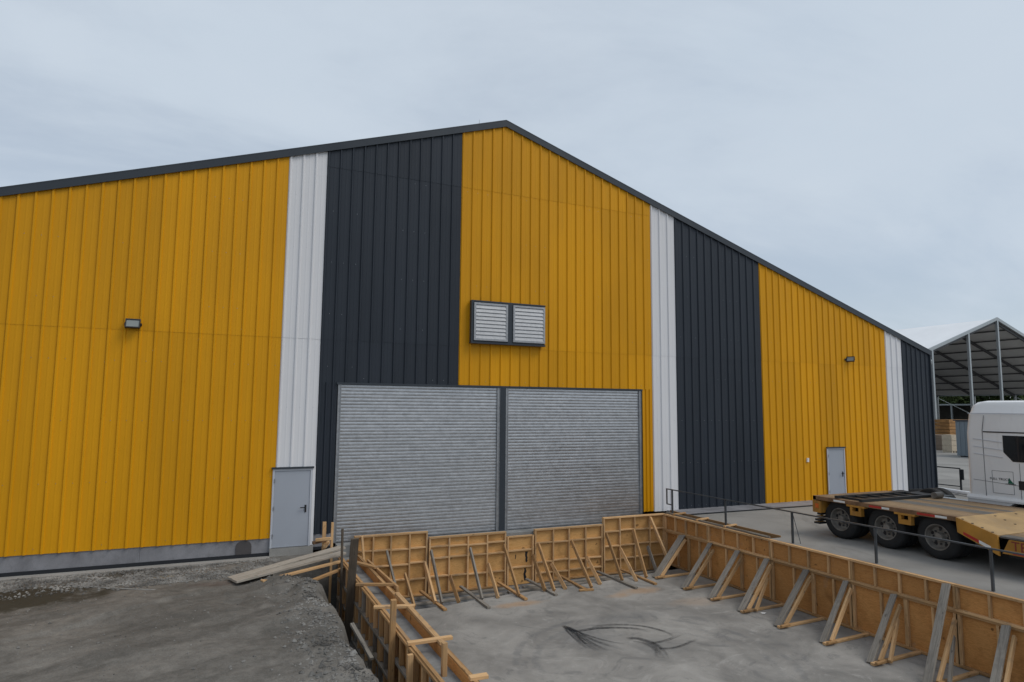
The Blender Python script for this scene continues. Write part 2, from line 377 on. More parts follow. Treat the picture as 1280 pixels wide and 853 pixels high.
# ------------------------------------------------------------------ ground
def terrain():
    def xs():
        a = [-900, -400, -150, -60, -30, -20, -15]; x = -12.
        while x < -4: a.append(x); x += .12
        while x < 3.06: a.append(x); x += .055
        return a
    def ys():
        a = [-120, -60, -30, -22]; y = -16.
        while y < -10: a.append(y); y += .2
        while y < .2: a.append(y); y += .055
        return a + [.25, 3, 30, 200, 900]
    X, Y = xs(), ys()
    def edge(y):
        e = 2.14 + .15*noise.noise((y*1.1, 3.3, 0)) + .09*noise.noise((y*4, 8.1, 0)) + .05*noise.noise((y*11, 2.1, 0))
        if y > -3.1:
            t = min(1, (y+3.1)/.8); e = e*(1-t) + (1.35+.1*noise.noise((y*3, 1, 0)))*t
        if -5.75 < y < -5.05: e -= .22*math.sin((y+5.75)/.7*math.pi)
        return e
    vs = []
    for y in Y:
        for x in X:
            z = -.46
            if -14 < x < 3.2 and -16 < y < .3:
                p = Vector((x, y, 0))
                z += .05*noise.noise(p*.55) + .03*noise.noise(p*1.9+Vector((5, 2, 0))) + .012*noise.noise(p*6) + .006*noise.noise(p*17)
                if y > -.6: z = -.46 + (z+.46)*max(0, (-y-.2)/.4 if y < -.2 else 0)
                r = math.sin((y+.35*x+.4*math.sin(x*.5))*2.6)
                z += .022*r*max(0, min(1, (-y-3)/1.5))
                yl = -4.92+(x+3.03)*.66 + .12*noise.noise((x*1.5, 0, 4))
                if -9 < x < .6: z += .05*max(0, min(1, (y-yl+.06)/.12))*max(0, 1-(y-yl)/1.8)*min(1, max(0, (.6-x)/.8)) if y > yl-.06 else 0
                e = edge(y); d = x-e
                mound = math.exp(-((d+.35)/.45)**2)
                if y < -2.6: z += .16*mound*(.6+.6*noise.noise((x*1.3, y*1.3, 7)))
                if -4.6 < y < -3.0 and .3 < x < 2.2: z += .08*noise.noise((x*3, y*3, 2)) - .1*math.exp(-((y+3.35-.2*noise.noise((x*3,0,0)))/.09)**2)*max(0, min(1, x-.6))
                if d > -.05 and y < -.75:
                    t = min(1, (d+.05)/(.5+.22*noise.noise((y*2.3, 5.5, 0)))); t = t*t*(3-2*t)
                    z = z*(1-t) + (-1.75+.05*noise.noise(p*3))*t
                    z += (.11*noise.noise(p*4.5)+.05*noise.noise(p*11))*math.sin(t*math.pi)
            elif x > 2.2: z = -1.8
            vs.append((x, y, z))
    n = len(X)
    fs = [(j*n+i, j*n+i+1, (j+1)*n+i+1, (j+1)*n+i) for j in range(len(Y)-1) for i in range(n-1)]
    mb = MB(); mb.v = vs; mb.f = fs; mb.mi = [0]*len(fs)
    o = mb.build('dirt_ground', M['dirt'], smooth=60, kind='structure')
    return {(round(v[0], 3), round(v[1], 3)): v[2] for v in vs}, edge
TZ, EDGE = terrain()
MB().box((-3000, -3000, -2.9), (3000, 3000, -2.8)).build('ground', M['soil'], kind='structure')
# concrete yard at the right, with the open trench strip beside the formwork
yp = [(13.52, -60), (900, -60), (900, 900), (13.95, 900), (13.95, -4.9), (13.52, -4.9)]
MB().prism([(x, y, -.25) for x, y in yp], (0, 0, .25)).build('concrete_yard', M['yard'], kind='structure')
MB().box((13.5, -4.9, -1.6), (13.95, 0, -.27)).build('soil_strip', M['soil'], kind='structure')
MB().prism([(13.95, -.95, .004), (27.9, -.95, .004), (27.9, -.0, .004), (13.95, -.0, .004)], (0, 0, .012)).build('wall_apron', M['plinth'], kind='structure')
MB().box((13.96, -1.06, .004), (24.6, -1.0, .035)).build('drain_channel', M['steel'], kind='structure')
# pit floor: slab and the lower strip in front of the back formwork
edge_pts = [(3.0, -2.3), (4.66, -2.2), (5.5, -2.17), (6.45, -1.98), (7.43, -1.86), (8.9, -1.8), (10.5, -1.68), (12.46, -1.42), (13.5, -1.3)]
slab = MB().prism([(x, y, -1.74) for x, y in edge_pts] + [(13.5, -40, -1.74), (3.0, -40, -1.74)], (0, 0, .19)).build('pit_floor', M['pit'], kind='structure')
MB().box((2.6, -2.6, -1.95), (13.5, -.05, -1.72)).build('pit_edge_strip', M['strip'], kind='structure')
MB().box((3.03, -.46, -1.72), (13.44, -.06, -.24)).build('concrete_wall', M['pour'], label='grey concrete wall poured behind the back formwork below the shutters', cat='wall')
def ribbon(pts, w0, w1, k):
    P = [Vector((x, y, -1.546+.0008*k)) for x, y in pts]
    Q = []
    for i in range(len(P)-1):
        for t in range(6):
            a = P[max(i-1, 0)]; b = P[i]; c = P[i+1]; d = P[min(i+2, len(P)-1)]; u = t/6
            Q.append(.5*((2*b)+(c-a)*u+(2*a-5*b+4*c-d)*u*u+(3*b-a-3*c+d)*u**3))
    Q.append(P[-1]); vs = []; fade = []
    for i, q in enumerate(Q):
        t = (Q[min(i+1, len(Q)-1)]-Q[max(i-1, 0)]).normalized(); r = Vector((-t.y, t.x, 0)); f = i/(len(Q)-1); w = w0+(w1-w0)*f
        w *= .95+.25*noise.noise((q.x*2, q.y*2, k))
        for c in range(11):
            e = abs(c-5)/5; a = (1-e**3)*max(0, .5+.9*noise.noise((c*3.7+k*11, f*1.6, k)))*(1 if 0 < c < 10 else 0)
            vs.append(q+r*w*(c-5)/10); fade.append(a*min(1, f*6+.2)*min(1, (1-f)*3))
    fs = [(11*i+j, 11*i+j+1, 11*i+j+12, 11*i+j+11) for i in range(len(Q)-1) for j in range(10)]
    mb = MB(); mb.add(vs, fs); o = mb.build('tyre_mark', M['mark'], slab)
    at = o.data.attributes.new('fade', 'FLOAT', 'POINT'); at.data.foreach_set('value', fade)
MARKS = [([(7.44, -4.66), (7.54, -5.08), (8.02, -5.1), (8.57, -5.28), (8.93, -5.54), (8.99, -5.83)], .10, .10),
 ([(7.47, -4.63), (7.36, -5.1), (7.27, -5.6), (7.20, -6.1)], .09, .05), ([(7.5, -4.68), (7.42, -5.3), (7.36, -5.85), (7.37, -6.35)], .08, .10),
 ([(7.5, -4.75), (7.47, -5.35), (7.47, -5.9), (7.55, -6.4)], .09, .06), ([(7.52, -4.8), (7.54, -5.4), (7.66, -5.95), (7.90, -6.5)], .07, .09),
 ([(7.5, -4.9), (7.62, -5.4), (7.81, -5.85), (8.1, -6.25)], .06, .05), ([(7.47, -5.2), (7.36, -5.6), (7.32, -5.9)], .05, .04),
 ([(8.3, -5.95), (8.52, -6.02), (8.64, -6.4), (8.55, -6.85), (8.36, -7.25)], .10, .12), ([(8.35, -6.1), (8.5, -6.35), (8.48, -6.75), (8.28, -7.05)], .06, .09),
 ([(8.6, -6.37), (8.99, -6.37), (9.55, -6.2)], .07, .07), ([(8.58, -6.71), (9.0, -6.77), (9.75, -6.55)], .07, .06),
 ([(8.0, -4.98), (8.6, -5.08), (9.1, -5.4), (9.35, -5.9), (9.3, -6.3)], .08, .05)]
for k, (p, a, b) in enumerate(MARKS): ribbon(p, a*1.75, b*1.75, k)

# ------------------------------------------------------------------ loose stones
def stones():
    rnd = random.Random(3); mb = MB()
    keysx = sorted({k[0] for k in TZ}); keysy = sorted({k[1] for k in TZ})
    import bisect
    def hz(x, y):
        i = max(0, min(len(keysx)-1, bisect.bisect(keysx, x)-1)); j = max(0, min(len(keysy)-1, bisect.bisect(keysy, y)-1))
        return TZ[(keysx[i], keysy[j])]
    def one(x, y, z, r):
        vs = []
        a0 = rnd.random()*6.28
        for d in ((1, 0, 0), (0, 1, 0), (-1, 0, 0), (0, -1, 0), (0, 0, 1), (0, 0, -1)):
            v = Vector(d)*r*(.6+.7*rnd.random()); v.z *= .7
            v = Matrix.Rotation(a0, 3, 'Z') @ (v+Vector((rnd.uniform(-.3, .3)*r, rnd.uniform(-.3, .3)*r, 0)))
            vs.append((x+v.x, y+v.y, z+v.z))
        mb.add(vs, [(0, 1, 4), (1, 2, 4), (2, 3, 4), (3, 0, 4), (1, 0, 5), (2, 1, 5), (3, 2, 5), (0, 3, 5)])
    def put(n, fx, fy, r0, r1, acc=None):
        c = 0
        while c < n:
            x, y = fx(), fy()
            if acc and rnd.random() > acc(x, y): continue
            if ((x+4.5)/2.4)**2+((y+2.0)/.75)**2 < 1 and rnd.random() < .75: c += .2; continue
            if x > EDGE(y)-.05 and y < -.7: c += 1; continue
            r = r0+(r1-r0)*rnd.random()**3
            one(x, y, hz(x, y)+r*.2, r); c += 1
    U = rnd.uniform
    put(13000, lambda: U(-7, 1.6), lambda: U(-2.0, -.3), .010, .045, lambda x, y: max(.05, min(1, .75+1.2*noise.noise((x*.8, y*1.6, 4)))))
    put(1500, lambda: U(-7, 2.2), lambda: U(-10, -1.6), .005, .022, lambda x, y: max(.02, .15+1.1*noise.noise((x*.5, y*1.2, 9))))
    put(3200, lambda: U(.6, 2.25), lambda: U(-10, -2.6), .008, .04, lambda x, y: math.exp(-((EDGE(y)-x-.3)/.45)**2))
    put(60, lambda: U(-6, 2), lambda: U(-9, -2), .02, .045)
    put(260, lambda: U(-7, 1.6), lambda: U(-2.2, -.4), .03, .06)
    put(160, lambda: U(1.2, 2.25), lambda: U(-9.5, -3), .03, .07)
    mb.build('gravel', M['stone'], kind='stuff', label='loose grey gravel scattered over the dirt')
stones()

# ------------------------------------------------------------------ warehouse
RX, RZ, SL = 7.9, 12.46, .322
EL, ER, DEPTH = 2*RX-27.95, 27.95, 46
def roofz(x): return RZ - SL*abs(x-RX)
wh = empty('warehouse', (RX, 0, 0), 'large metal-clad warehouse with yellow, white and dark grey striped gable', 'warehouse')
def sheet(x0, x1, z0, z1, mat, off=0.):
    """one ribbed cladding sheet, three ribs; its top follows the roof line when z1 is None"""
    w = (x1-x0)/3; prof = []
    for k in range(3):
        b = x0+k*w
        prof += [(b+.000, .0), (b+.008, .0), (b+.024, -.034), (b+.060, -.034), (b+.080, 0), (b+.5*w+.02, 0), (b+.5*w+.03, -.003), (b+.5*w+.055, -.003), (b+.5*w+.065, 0)]
    prof.append((x1-.002, 0))
    if z1 is None and x0 < RX < x1: prof.append((RX, 0)); prof.sort()
    vs = []
    for x, y in prof:
        top = (roofz(x)-.12) if z1 is None else z1
        vs += [(x, y-off, z0), (x, y-off, top), (x, .02-off*.5, z0)]
    n = len(prof); fs = []
    for i in range(n-1):
        fs += [(3*i, 3*i+3, 3*i+4, 3*i+1), (3*i, 3*i+2, 3*i+5, 3*i+3)]
    MB().add(vs, fs).build('cladding_panel', mat, wh)
LAP, LAP2 = 5.22, 10.1
BANDS = [('yellow', 1.45-14, 1.45, 14), ('white', 1.45, 2.46, 1), ('dark', 2.46, 6.45, 4), ('yellow', 6.45, 13.42, 7), ('white', 13.42, 14.44, 1), ('dark', 14.44, 18.35, 4), ('yellow', 18.35, 25.17, 7), ('white', 25.17, 26.17, 1), ('dark', 26.17, 27.95, 2)]
screws = {'yellow': MB(), 'white': MB(), 'dark': MB()}
sr = random.Random(5)
for mat, a, b, n in BANDS:
    for k in range(n):
        x0, x1 = a+(b-a)*k/n, a+(b-a)*(k+1)/n
        if x1 <= EL+.05: continue
        x0 = max(x0, EL)
        bot = 0.0
        if mat == 'white' and a < 2: bot = 1.80
        segs = []
        if mat == 'dark' and a < 3:
            bot = 0.02 if k == 0 else 4.06
        if mat == 'yellow' and 6 < a < 7: bot = 4.06
        zs = [bot, LAP]
        tall = roofz((x0+x1)/2)-.1 > LAP2+.4
        if tall: zs.append(LAP2)
        for i, z0 in enumerate(zs):
            z1 = zs[i+1]+.06 if i+1 < len(zs) else None
            if mat == 'dark' and a < 3 and k == 0 and i == 0:
                # the first dark sheet is notched round the shutter
                sheet(x0, x0+.5, 0.02, 4.06, M[mat], 0); sheet(x0, x1, 4.06+.001, z1, M[mat], .001); continue
            sheet(x0, x1, z0, z1, M[mat], .006*i+(.0012 if k % 2 else 0))
        z = bot+.12
        while z < roofz(x0)-.5:
            for q in range(3):
                if sr.random() < .6:
                    xx = x0+(x1-x0)/3*(q+.62)
                    if z < roofz(xx)-.4: screws[mat].tube((xx, -.01, z), (xx, -.002, z), .008, 6)
            z += 1.45
# bottom-right strip of the centre panel beside the shutter
sheet(12.97, 13.418, 0.02, 4.06, M['yellow'], 0.001)
for k, mb in screws.items():
    mb.build('screw', M['galvflat'] if k != 'white' else M['doorframe'], wh, kind='stuff')
# roof, trims, walls
ov = .075
for s in (-1, 1):
    xe = EL-.1 if s < 0 else ER+.1
    z0, z1 = RZ, RZ-SL*abs(xe-RX)
    MB().prism([(RX, -ov, z0), (xe, -ov, z1), (xe, -ov, z1-.185), (RX, -ov, z0-.185)], (0, .022, 0)).build('barge_trim', M['trim'], wh)
    MB().prism([(RX, -ov-.003, z0), (xe, -ov-.003, z1), (xe, DEPTH, z1), (RX, DEPTH, z0)], (0, 0, .035)).build('roof_sheet', M['trim'], wh)
    # black strip under the trim, standing in for the shade at the rib tops
    MB().prism([(RX, -.003, z0-.03), (xe, -.003, z1-.03), (xe, -.003, z1-.125), (RX, -.003, z0-.125)], (0, .06, 0)).build('verge_shade_strip', M['black'], wh)
    xs_ = EL if s < 0 else ER
    MB().box((xs_-.06*s, .01, -.4), (xs_+.0*s, DEPTH, roofz(xs_)-.05)).build('side_wall', M['dark'], wh)
MB().prism([(EL+.1, DEPTH, -.4), (ER-.1, DEPTH, -.4), (ER-.1, DEPTH, roofz(ER)), (RX, DEPTH, RZ-.05), (EL+.1, DEPTH, roofz(ER))], (0, -.1, 0)).build('rear_wall', M['dark'], wh)
MB().box((ER-.01, -.07, .0), (ER+.03, .05, roofz(ER)-.08)).build('corner_flashing', M['trim'], wh)
MB().box((ER+.02, 0, roofz(ER)-.16), (ER+.16, DEPTH, roofz(ER)-.05)).build('gutter', M['trim'], wh)
dp = MB(); dp.tube((ER+.09, .1, 5.75), (ER+.16, .02, 5.55), .055); dp.tube((ER+.16, .02, 5.55), (ER+.06, .12, 5.2), .055)
dp.build('downpipe_elbow', M['alu'], wh, smooth=40)
MB().tube((ER+.06, .12, 5.2), (ER+.06, .12, .1), .05).build('downpipe', M['trim'], wh, smooth=40)
MB().tube((7.2, .5, 12.2), (7.2, .5, 12.6), .007, 6).build('roof_rod', M['alu'], wh)
# plinth, bitumen band, footing
for x0, x1 in ((EL, -1.55), (-1.546, 1.38)):
    MB().box((x0, .02, -.36), (x1, .3, .03)).build('plinth', M['plinth'], wh)
MB().box((EL, -.012, -.44), (1.38, .1, -.361)).build('base_band', M['blackband'], wh)
MB().box((EL, -.3, -.62), (1.38, .02, -.443)).build('footing', M['step'], wh)
MB().box((1.38, -.06, -.62), (2.46, .3, -.255)).build('door_step', M['step'], wh)
MB().box((2.462, .0, -.3), (2.97, .3, .02)).build('plinth', M['plinth'], wh)
MB().box((2.40, -.05, -.37), (2.97, .1, -.303)).build('base_band', M['blackband'], wh)
ap = [(.02, -.358)] + [(.02+.19-.19*math.cos(t*math.pi/10), -.17+.155*math.sin(t*math.pi/10)) for t in range(11)] + [(.40, -.358)]
MB().prism([(x+.55, .019, z) for x, z in ap[1:-1]] + [(.95, .019, -.358), (.57, .019, -.358)], (0, -.012, 0)).build('plinth_patch', plain('dark_patch', (.075, .068, .068), .85), wh)
# personnel doors
def pdoor(x0, x1, z0, z1, front, back):
    fr = MB(); t = .05
    fr.box((x0, front, z0), (x0+t, back, z1)); fr.box((x1-t, front, z0), (x1, back, z1)); fr.box((x0+t, front, z1-t), (x1-t, back, z1))
    f = fr.build('personnel_door', M['doorframe'], wh)
    MB().box((x0+t+.004, front+.018, z0+.012), (x1-t-.004, back-.005, z1-t-.004)).build('door_leaf', M['door'], f)
    MB().box((x0-.03, front-.03, z1), (x1+.03, back, z1+.045)).build('door_drip', M['trim'], f)
    hx = x1-t-.1; hz_ = z0+.93*(z1-z0)/1.95
    h = MB(); h.box((hx-.02, front+.004, hz_-.09), (hx+.025, front+.0175, hz_+.1)); h.tube((hx, front-.05, hz_+.04), (hx, front+.01, hz_+.04), .013, 8); h.bar((hx+.01, front-.05, hz_+.04), (hx-.14, front-.05, hz_+.04), .018, .022)
    h.build('handle', M['black'], f)
    for q in (.15, .5, .85): MB().tube((x0+t+.002, front-.006, z0+(z1-z0)*q-.05), (x0+t+.002, front-.006, z0+(z1-z0)*q+.05), .012, 8).build('hinge', M['galvflat'], f)
    MB().box((x0+t, front-.012, z0), (x1-t, front+.017, z0+.012)).build('threshold', M['galvflat'], f)
pdoor(1.38, 2.38, -.25, 1.76, -.05, .05)
MB().box((2.385, -.03, -.24), (2.458, .02, 1.795)).build('door_reveal', M['white'], wh)
pdoor(21.5, 22.46, .02, 1.95, -.075, -.044)
# roller shutters
def shutter(x0, x1, zb, zt, g):
    fr = MB(); fr.box((x0, -.02, zb), (x0+g, .1, zt)); fr.box((x1-g, -.02, zb), (x1, .1, zt))
    fr.box((x0, -.032, zb), (x0+.018, -.02, zt)); fr.box((x1-.018, -.032, zb), (x1, -.02, zt))
    fr.box((x0+g-.02, -.032, zb), (x0+g, -.02, zt)); fr.box((x1-g, -.032, zb), (x1-g+.02, -.02, zt))
    s = fr.build('roller_shutter', M['galvflat'], wh)
    p = .0925; n = int((zt-zb)/p)+3; xa, xb = x0+g+.002, x1-g-.002
    prof = [(.0, .013), (.002, .008), (.012, .0040), (.036, .0024), (.056, .0020), (.074, .0028), (.0885, .0046), (.0905, .011), (.0925, .014)]
    vs = [(x, y, z) for x in (-(xb-xa)/2, (xb-xa)/2) for z, y in prof]; m = len(prof)
    me = bpy.data.meshes.new('slat'); me.from_pydata(vs, [], [(i, i+1, m+i+1, m+i) for i in range(m-1)]); me.materials.append(M['galv'])
    me.polygons.foreach_set('use_smooth', [True]*(m-1)); me.update(); me.set_sharp_from_angle(angle=math.radians(20))
    rr = random.Random(int(x0*10))
    for k in range(n):
        o = bpy.data.objects.new('slat', me); o.location = ((xa+xb)/2, .012+rr.uniform(-.003, .003), zt-(k+1)*p); o.rotation_euler = (rr.uniform(-.02, .02), 0, 0)
        link(o, s)
    MB().box((x0, .09, zb), (x1, .1, zt)).build('backing', M['black'], s)
shutter(2.97, 7.795, -.24, 4.0, .09)
shutter(7.985, 12.95, -.24, 4.0, .09)
MB().box((7.797, -.045, -.24), (7.983, .1, 4.0)).build('centre_post', M['trim'], wh)
MB().box((2.93, -.05, 4.002), (12.99, .1, 4.058)).build('lintel_trim', M['trim'], wh)
MB().box((12.952, -.045, -.2), (12.968, .1, 4.0)).build('jamb_trim', M['black'], wh)

# wall things
def floodlight(x, z, yaw, label, sc=.95):
    t = empty('floodlight', (x, -.04, z), label, 'floodlight', 'floodlights on the gable')
    q = Matrix.Rotation(yaw, 3, 'Z') @ Matrix.Rotation(math.radians(-22), 3, 'X')
    def T(p): return Vector((x, -.16, z)) + q @ (Vector(p)*sc)
    def ob(a, b):
        m = MB().box(a, b); m.v = [tuple(T(v)) for v in m.v]; return m
    h = MB()
    for a, b in (((-.17, -.02, .10), (.17, .05, .125)), ((-.17, -.02, -.125), (.17, .05, -.10)), ((-.17, -.02, -.10), (-.145, .05, .10)), ((.145, -.02, -.10), (.17, .05, .10)), ((-.145, .03, -.10), (.145, .05, .10))):
        h.box(a, b)
    for k in range(7): h.box((-.14+.045*k, .05, -.1), (-.125+.045*k, .075, .1))
    h.v = [tuple(T(v)) for v in h.v]; h.build('housing', M['black'], t)
    ob((-.145, .0, -.1), (.145, .01, .1)).build('lens', M['lens'], t)
    b = MB(); b.bar(T((-.185, .04, 0)), (x-.185, -.045, z-.02), .012, .04); b.bar(T((.185, .04, 0)), (x+.185, -.045, z-.02), .012, .04); b.box((x-.19, -.05, z-.05), (x+.19, -.04, z+.02))
    b.build('bracket', M['black'], t)
floodlight(-2.0, 5.37, 0, 'small black floodlight with pale lens high on the left yellow wall')
floodlight(22.9, 5.45, -1.15, 'small black floodlight above the grey door in the right yellow wall', .85)
def vent():
    t = empty('louvre_vent', (8, -.1, 5.3), 'twin galvanised louvre vent in a dark housing above the shutters', 'vent')
    x0, x1, z0, z1, f = 6.77, 9.22, 5.31, 6.61, -.21
    hb = MB(); hb.box((x0, f+.02, z0+.05), (x1, -.043, z1-.04)); hb.box((x0-.01, f, z1-.04), (x1+.02, -.043, z1)); hb.box((x0-.01, f, z0), (x1+.02, -.043, z0+.05))
    hb.box((x0-.01, f, z0+.05), (x0+.06, f+.02, z1-.04)); hb.box((7.95, f, z0+.05), (8.11, f+.02, z1-.04))
    hb.build('housing', M['trim'], t)
    for a, b in ((6.84, 7.94), (8.12, 9.21)):
        za, zb = 5.40, 6.54; w = .06; g = f-.03
        fr = MB(); fr.box((a, g, za), (a+w, f+.019, zb)); fr.box((b-w, g, za), (b, f+.019, zb)); fr.box((a+w, g, za), (b-w, f+.019, za+w)); fr.box((a+w, g, zb-w), (b-w, f+.019, zb))
        lf = fr.build('louvre_frame', M['louvre'], t)
        n = 9; h = (zb-za-2*w)/n
        for k in range(n):
            z = za+w+h*k
            m = MB(); m.prism([(a+w, g+.0, z), (a+w, g+.012, z+.0), (a+w, f+.006, z+h*1.02), (a+w, f-.004, z+h*1.02)], (b-a-2*w, 0, 0)); m.build('blade', M['louvre'], lf)
vent()
MB().box((20.46, -.055, 1.45), (20.55, -.0, 1.6)).build('wall_switch', M['wht'], label='tiny white switch box on the right yellow wall left of the door', cat='switch box')

# ------------------------------------------------------------------ back formwork
def back_panel(x0, x1, zt, label, studs, rows, y=-.5, extra=None):
    t = empty('formwork', ((x0+x1)/2, y, -1.72), label, 'formwork panel', 'plywood panels of the back formwork')
    zb = -1.71
    MB().box((x0+.003, y, zb), (x1-.003, y+.02, zt-.002)).build('plywood_sheet', M['plyx'], t)
    d = .085; yy = y-.002-d/2
    beam('rail', (x0+.002, yy, zt-.025), (x1-.002, yy, zt-.025), d, .048, M['pine'], t)
    beam('rail', (x0+.002, yy, zb+.03), (x1-.002, yy, zb+.03), d, .048, M['pineold'], t)
    xs_ = [x0+.026+(x1-x0-.052)*k/studs + (random.uniform(-.03, .03) if 0 < k < studs else 0) for k in range(studs+1)]
    for x in xs_: beam('stud', (x+random.uniform(-.008, .008), yy, zb+.055), (x, yy, zt-.05), .046, d-random.uniform(0, .004), M['pine'], t, up=(0, 1, 0))
    hh = zt-zb
    for r in rows:
        z = zb+hh*r
        for a, b in zip(xs_[:-1], xs_[1:]):
            q = z+random.uniform(-.02, .02)
            beam('rail', (a+.024, yy+.004, q), (b-.024, yy+.004, q+random.uniform(-.006, .006)), d-.01, .045, M['pine'], t)
    return t
back_panel(3.44, 5.44, 0.0, 'plywood formwork panel at the far left end of the back row', 4, (.27, .52, .76))
back_panel(5.48, 7.80, -.17, 'second back formwork panel from the left, in front of the left shutter', 4, (.30, .62, .82))
back_panel(8.72, 11.06, -.17, 'back formwork panel right of the narrow patched panel', 4, (.17, .38, .74))
back_panel(11.09, 13.42, 0.03, 'tall plywood formwork panel at the right corner of the back row', 4, (.27, .50, .75))
def filler():
    x0, x1, zt, zb, y = 7.83, 8.69, -.33, -1.71, -.5
    t = empty('formwork', (8.26, y, -1.72), 'narrow patched plywood panel with torn dark slots in the back row', 'formwork panel', 'plywood panels of the back formwork')
    for za, zc in ((zb, -1.235), (-1.19, -.76), (-.71, zt)): MB().box((x0+.003, y, za), (x1-.003, y+.02, zc)).build('plywood_sheet', M['plyx'], t)
    for z in (-1.21, -.735, zt-.01): beam('rail', (x0+.05, y-.03, z), (x1-.05, y-.03, z), .05, .05, M['pine'], t)
    for x in (x0+.025, x1-.025): beam('stud', (x, y-.045, zb), (x, y-.045, zt), .046, .085, M['pine'], t, up=(0, 1, 0))
    def slot(x, z0, z1, w):
        P = []
        n = 7
        for i in range(n+1): P.append((x+w*(.25+.6*random.random()), y-.002, z0+(z1-z0)*i/n))
        for i in range(n, -1, -1): P.append((x-w*(.25+.6*random.random()), y-.002, z0+(z1-z0)*i/n))
        MB().prism(P, (0, -.003, 0)).build('torn_slot', M['black'], t)
    slot(8.44, -1.62, -1.27, .06); slot(8.48, -1.10, -.80, .055); slot(8.13, -.98, -.86, .022)
    MB().box((x0+.03, -.2, zt-.03), (x1-.03, -.19, zt-.02))
filler()
# struts of the back formwork
STR = [((3.62, 0.0), (3.70, -.75, -.9), 'pine', .05, .09, 'short pale upright lath at the left end of the back formwork'),
 ((4.17, -1.0), (4.3, -.95, -1.5), 'pine', .05, .08, 'stubby pale prop nearest the left corner of the back formwork'),
 ((4.29, -.43), (4.40, -1.75, -1.53), 'greywood', .05, .1, 'long grey strut leaning on the leftmost back panel'),
 ((4.80, -1.07), (4.68, -2.05, -1.53), 'pine', .05, .09, 'short pale strut on the leftmost back panel, right of the grey strut'),
 ((5.35, -.83), (5.22, -2.02, -1.49), 'pine', .06, .11, 'broad pale strut at the joint of the two leftmost back panels'),
 ((5.52, -.52), (5.36, -2.15, -1.49), 'greywood', .05, .1, 'long grey strut beside the first joint of the back formwork'),
 ((6.08, -1.25), (5.83, -2.08, -1.53), 'pineold', .05, .09, 'shortest brown strut under the second back panel'),
 ((6.66, -.54), (6.42, -2.2, -1.49), 'greywood', .05, .09, 'long grey strut in the middle of the second back panel'),
 ((7.22, -1.02), (6.9, -2.12, -1.53), 'pine', .055, .09, 'bright pale strut right of the middle of the second back panel'),
 ((7.70, -.54), (7.44, -2.25, -1.49), 'pineold', .05, .09, 'long brown strut left of the narrow patched panel'),
 ((8.63, -.9), (8.30, -2.05, -1.49), 'pineold', .06, .1, 'orange-brown strut right beside the narrow patched panel'),
 ((8.80, -.58), (8.50, -2.22, -1.49), 'pineold', .05, .1, 'long tan strut on the left edge of the panel right of the patched one'),
 ((9.24, -1.18), (8.94, -2.05, -1.53), 'pine', .05, .1, 'short pale strut on the panel right of the patched one'),
 ((9.92, -.58), (9.60, -2.33, -1.49), 'pineold', .05, .09, 'long tan strut in the middle of the panel right of the patched one'),
 ((10.46, -1.11), (10.08, -2.0, -1.53), 'pine', .05, .1, 'short pale strut just left of the tall corner panel'),
 ((11.15, -.46), (10.8, -2.03, -1.49), 'pineold', .05, .09, 'tan strut on the left edge of the tall corner panel'),
 ((11.66, -.94), (11.24, -2.1, -1.53), 'pine', .05, .09, 'shorter pale strut on the tall corner panel'),
 ((12.14, -.39), (11.65, -2.0, -1.49), 'pineold', .05, .1, 'long tan strut in the middle of the tall corner panel'),
 ((12.69, -.95), (12.42, -1.5, -1.6), 'greywood', .05, .1, 'short dark grey strut near the right inner corner of the pit'),
 ((12.80, -.05), (13.0, -1.3, -1.3), 'pine', .06, .1, 'tall pale strut standing in the right inner corner of the pit')]
for (hx, hzz), f, mt, w, h, lab in STR:
    beam('timber_strut', (hx, -.64, hzz), f, w, h, M[mt], None, up=(0, 1, 0), label=lab, cat='timber strut', group='struts of the back formwork')
SLP = [((5.22, -.75), (5.30, -2.6), 'under the first joint of the back formwork'), ((6.37, -.72), (6.35, -2.85), 'in front of the middle of the second back panel'), ((7.5, -.72), (7.5, -2.56), 'just left of the narrow patched panel'),
       ((8.39, -.72), (8.42, -2.5), 'just right of the narrow patched panel'), ((9.47, -.72), (9.39, -2.4), 'in front of the panel right of the patched one'), ((10.77, -.72), (10.78, -2.76), 'left of the tall corner panel, the longest one'), ((11.58, -.72), (11.53, -2.62), 'in front of the tall corner panel')]
for i, (a, b, lab) in enumerate(SLP):
    beam('ground_sleeper', (*a, -1.53), (*b, -1.515), .09, .05, M['greywood' if i % 2 else 'pineold'], None, label='wooden sleeper lying on the slab '+lab, cat='timber sleeper', group='sleepers of the back formwork')
beam('ground_sleeper', (9.2, -2.34, -1.52), (9.6, -2.42, -1.52), .07, .05, M['pineold'], None, label='short cross block nailed at the sleeper foot right of the patched panel', cat='timber block')
for k, (y, x0, x1) in enumerate(((-.86, 3.7, 8.1), (-1.32, 3.6, 7.4), (-.9, 8.2, 13.2), (-1.2, 7.6, 11.4))):
    beam('waler_board', (x0, y, -1.69), (x1, y+.04, -1.69), .14, .05, M['greywood'], None, label=('long grey board lying in the low strip, ' + ('left half nearer the panels', 'left half nearer the slab', 'right half nearer the panels', 'right half nearer the slab')[k]), cat='timber board', group='boards lying in the low strip')

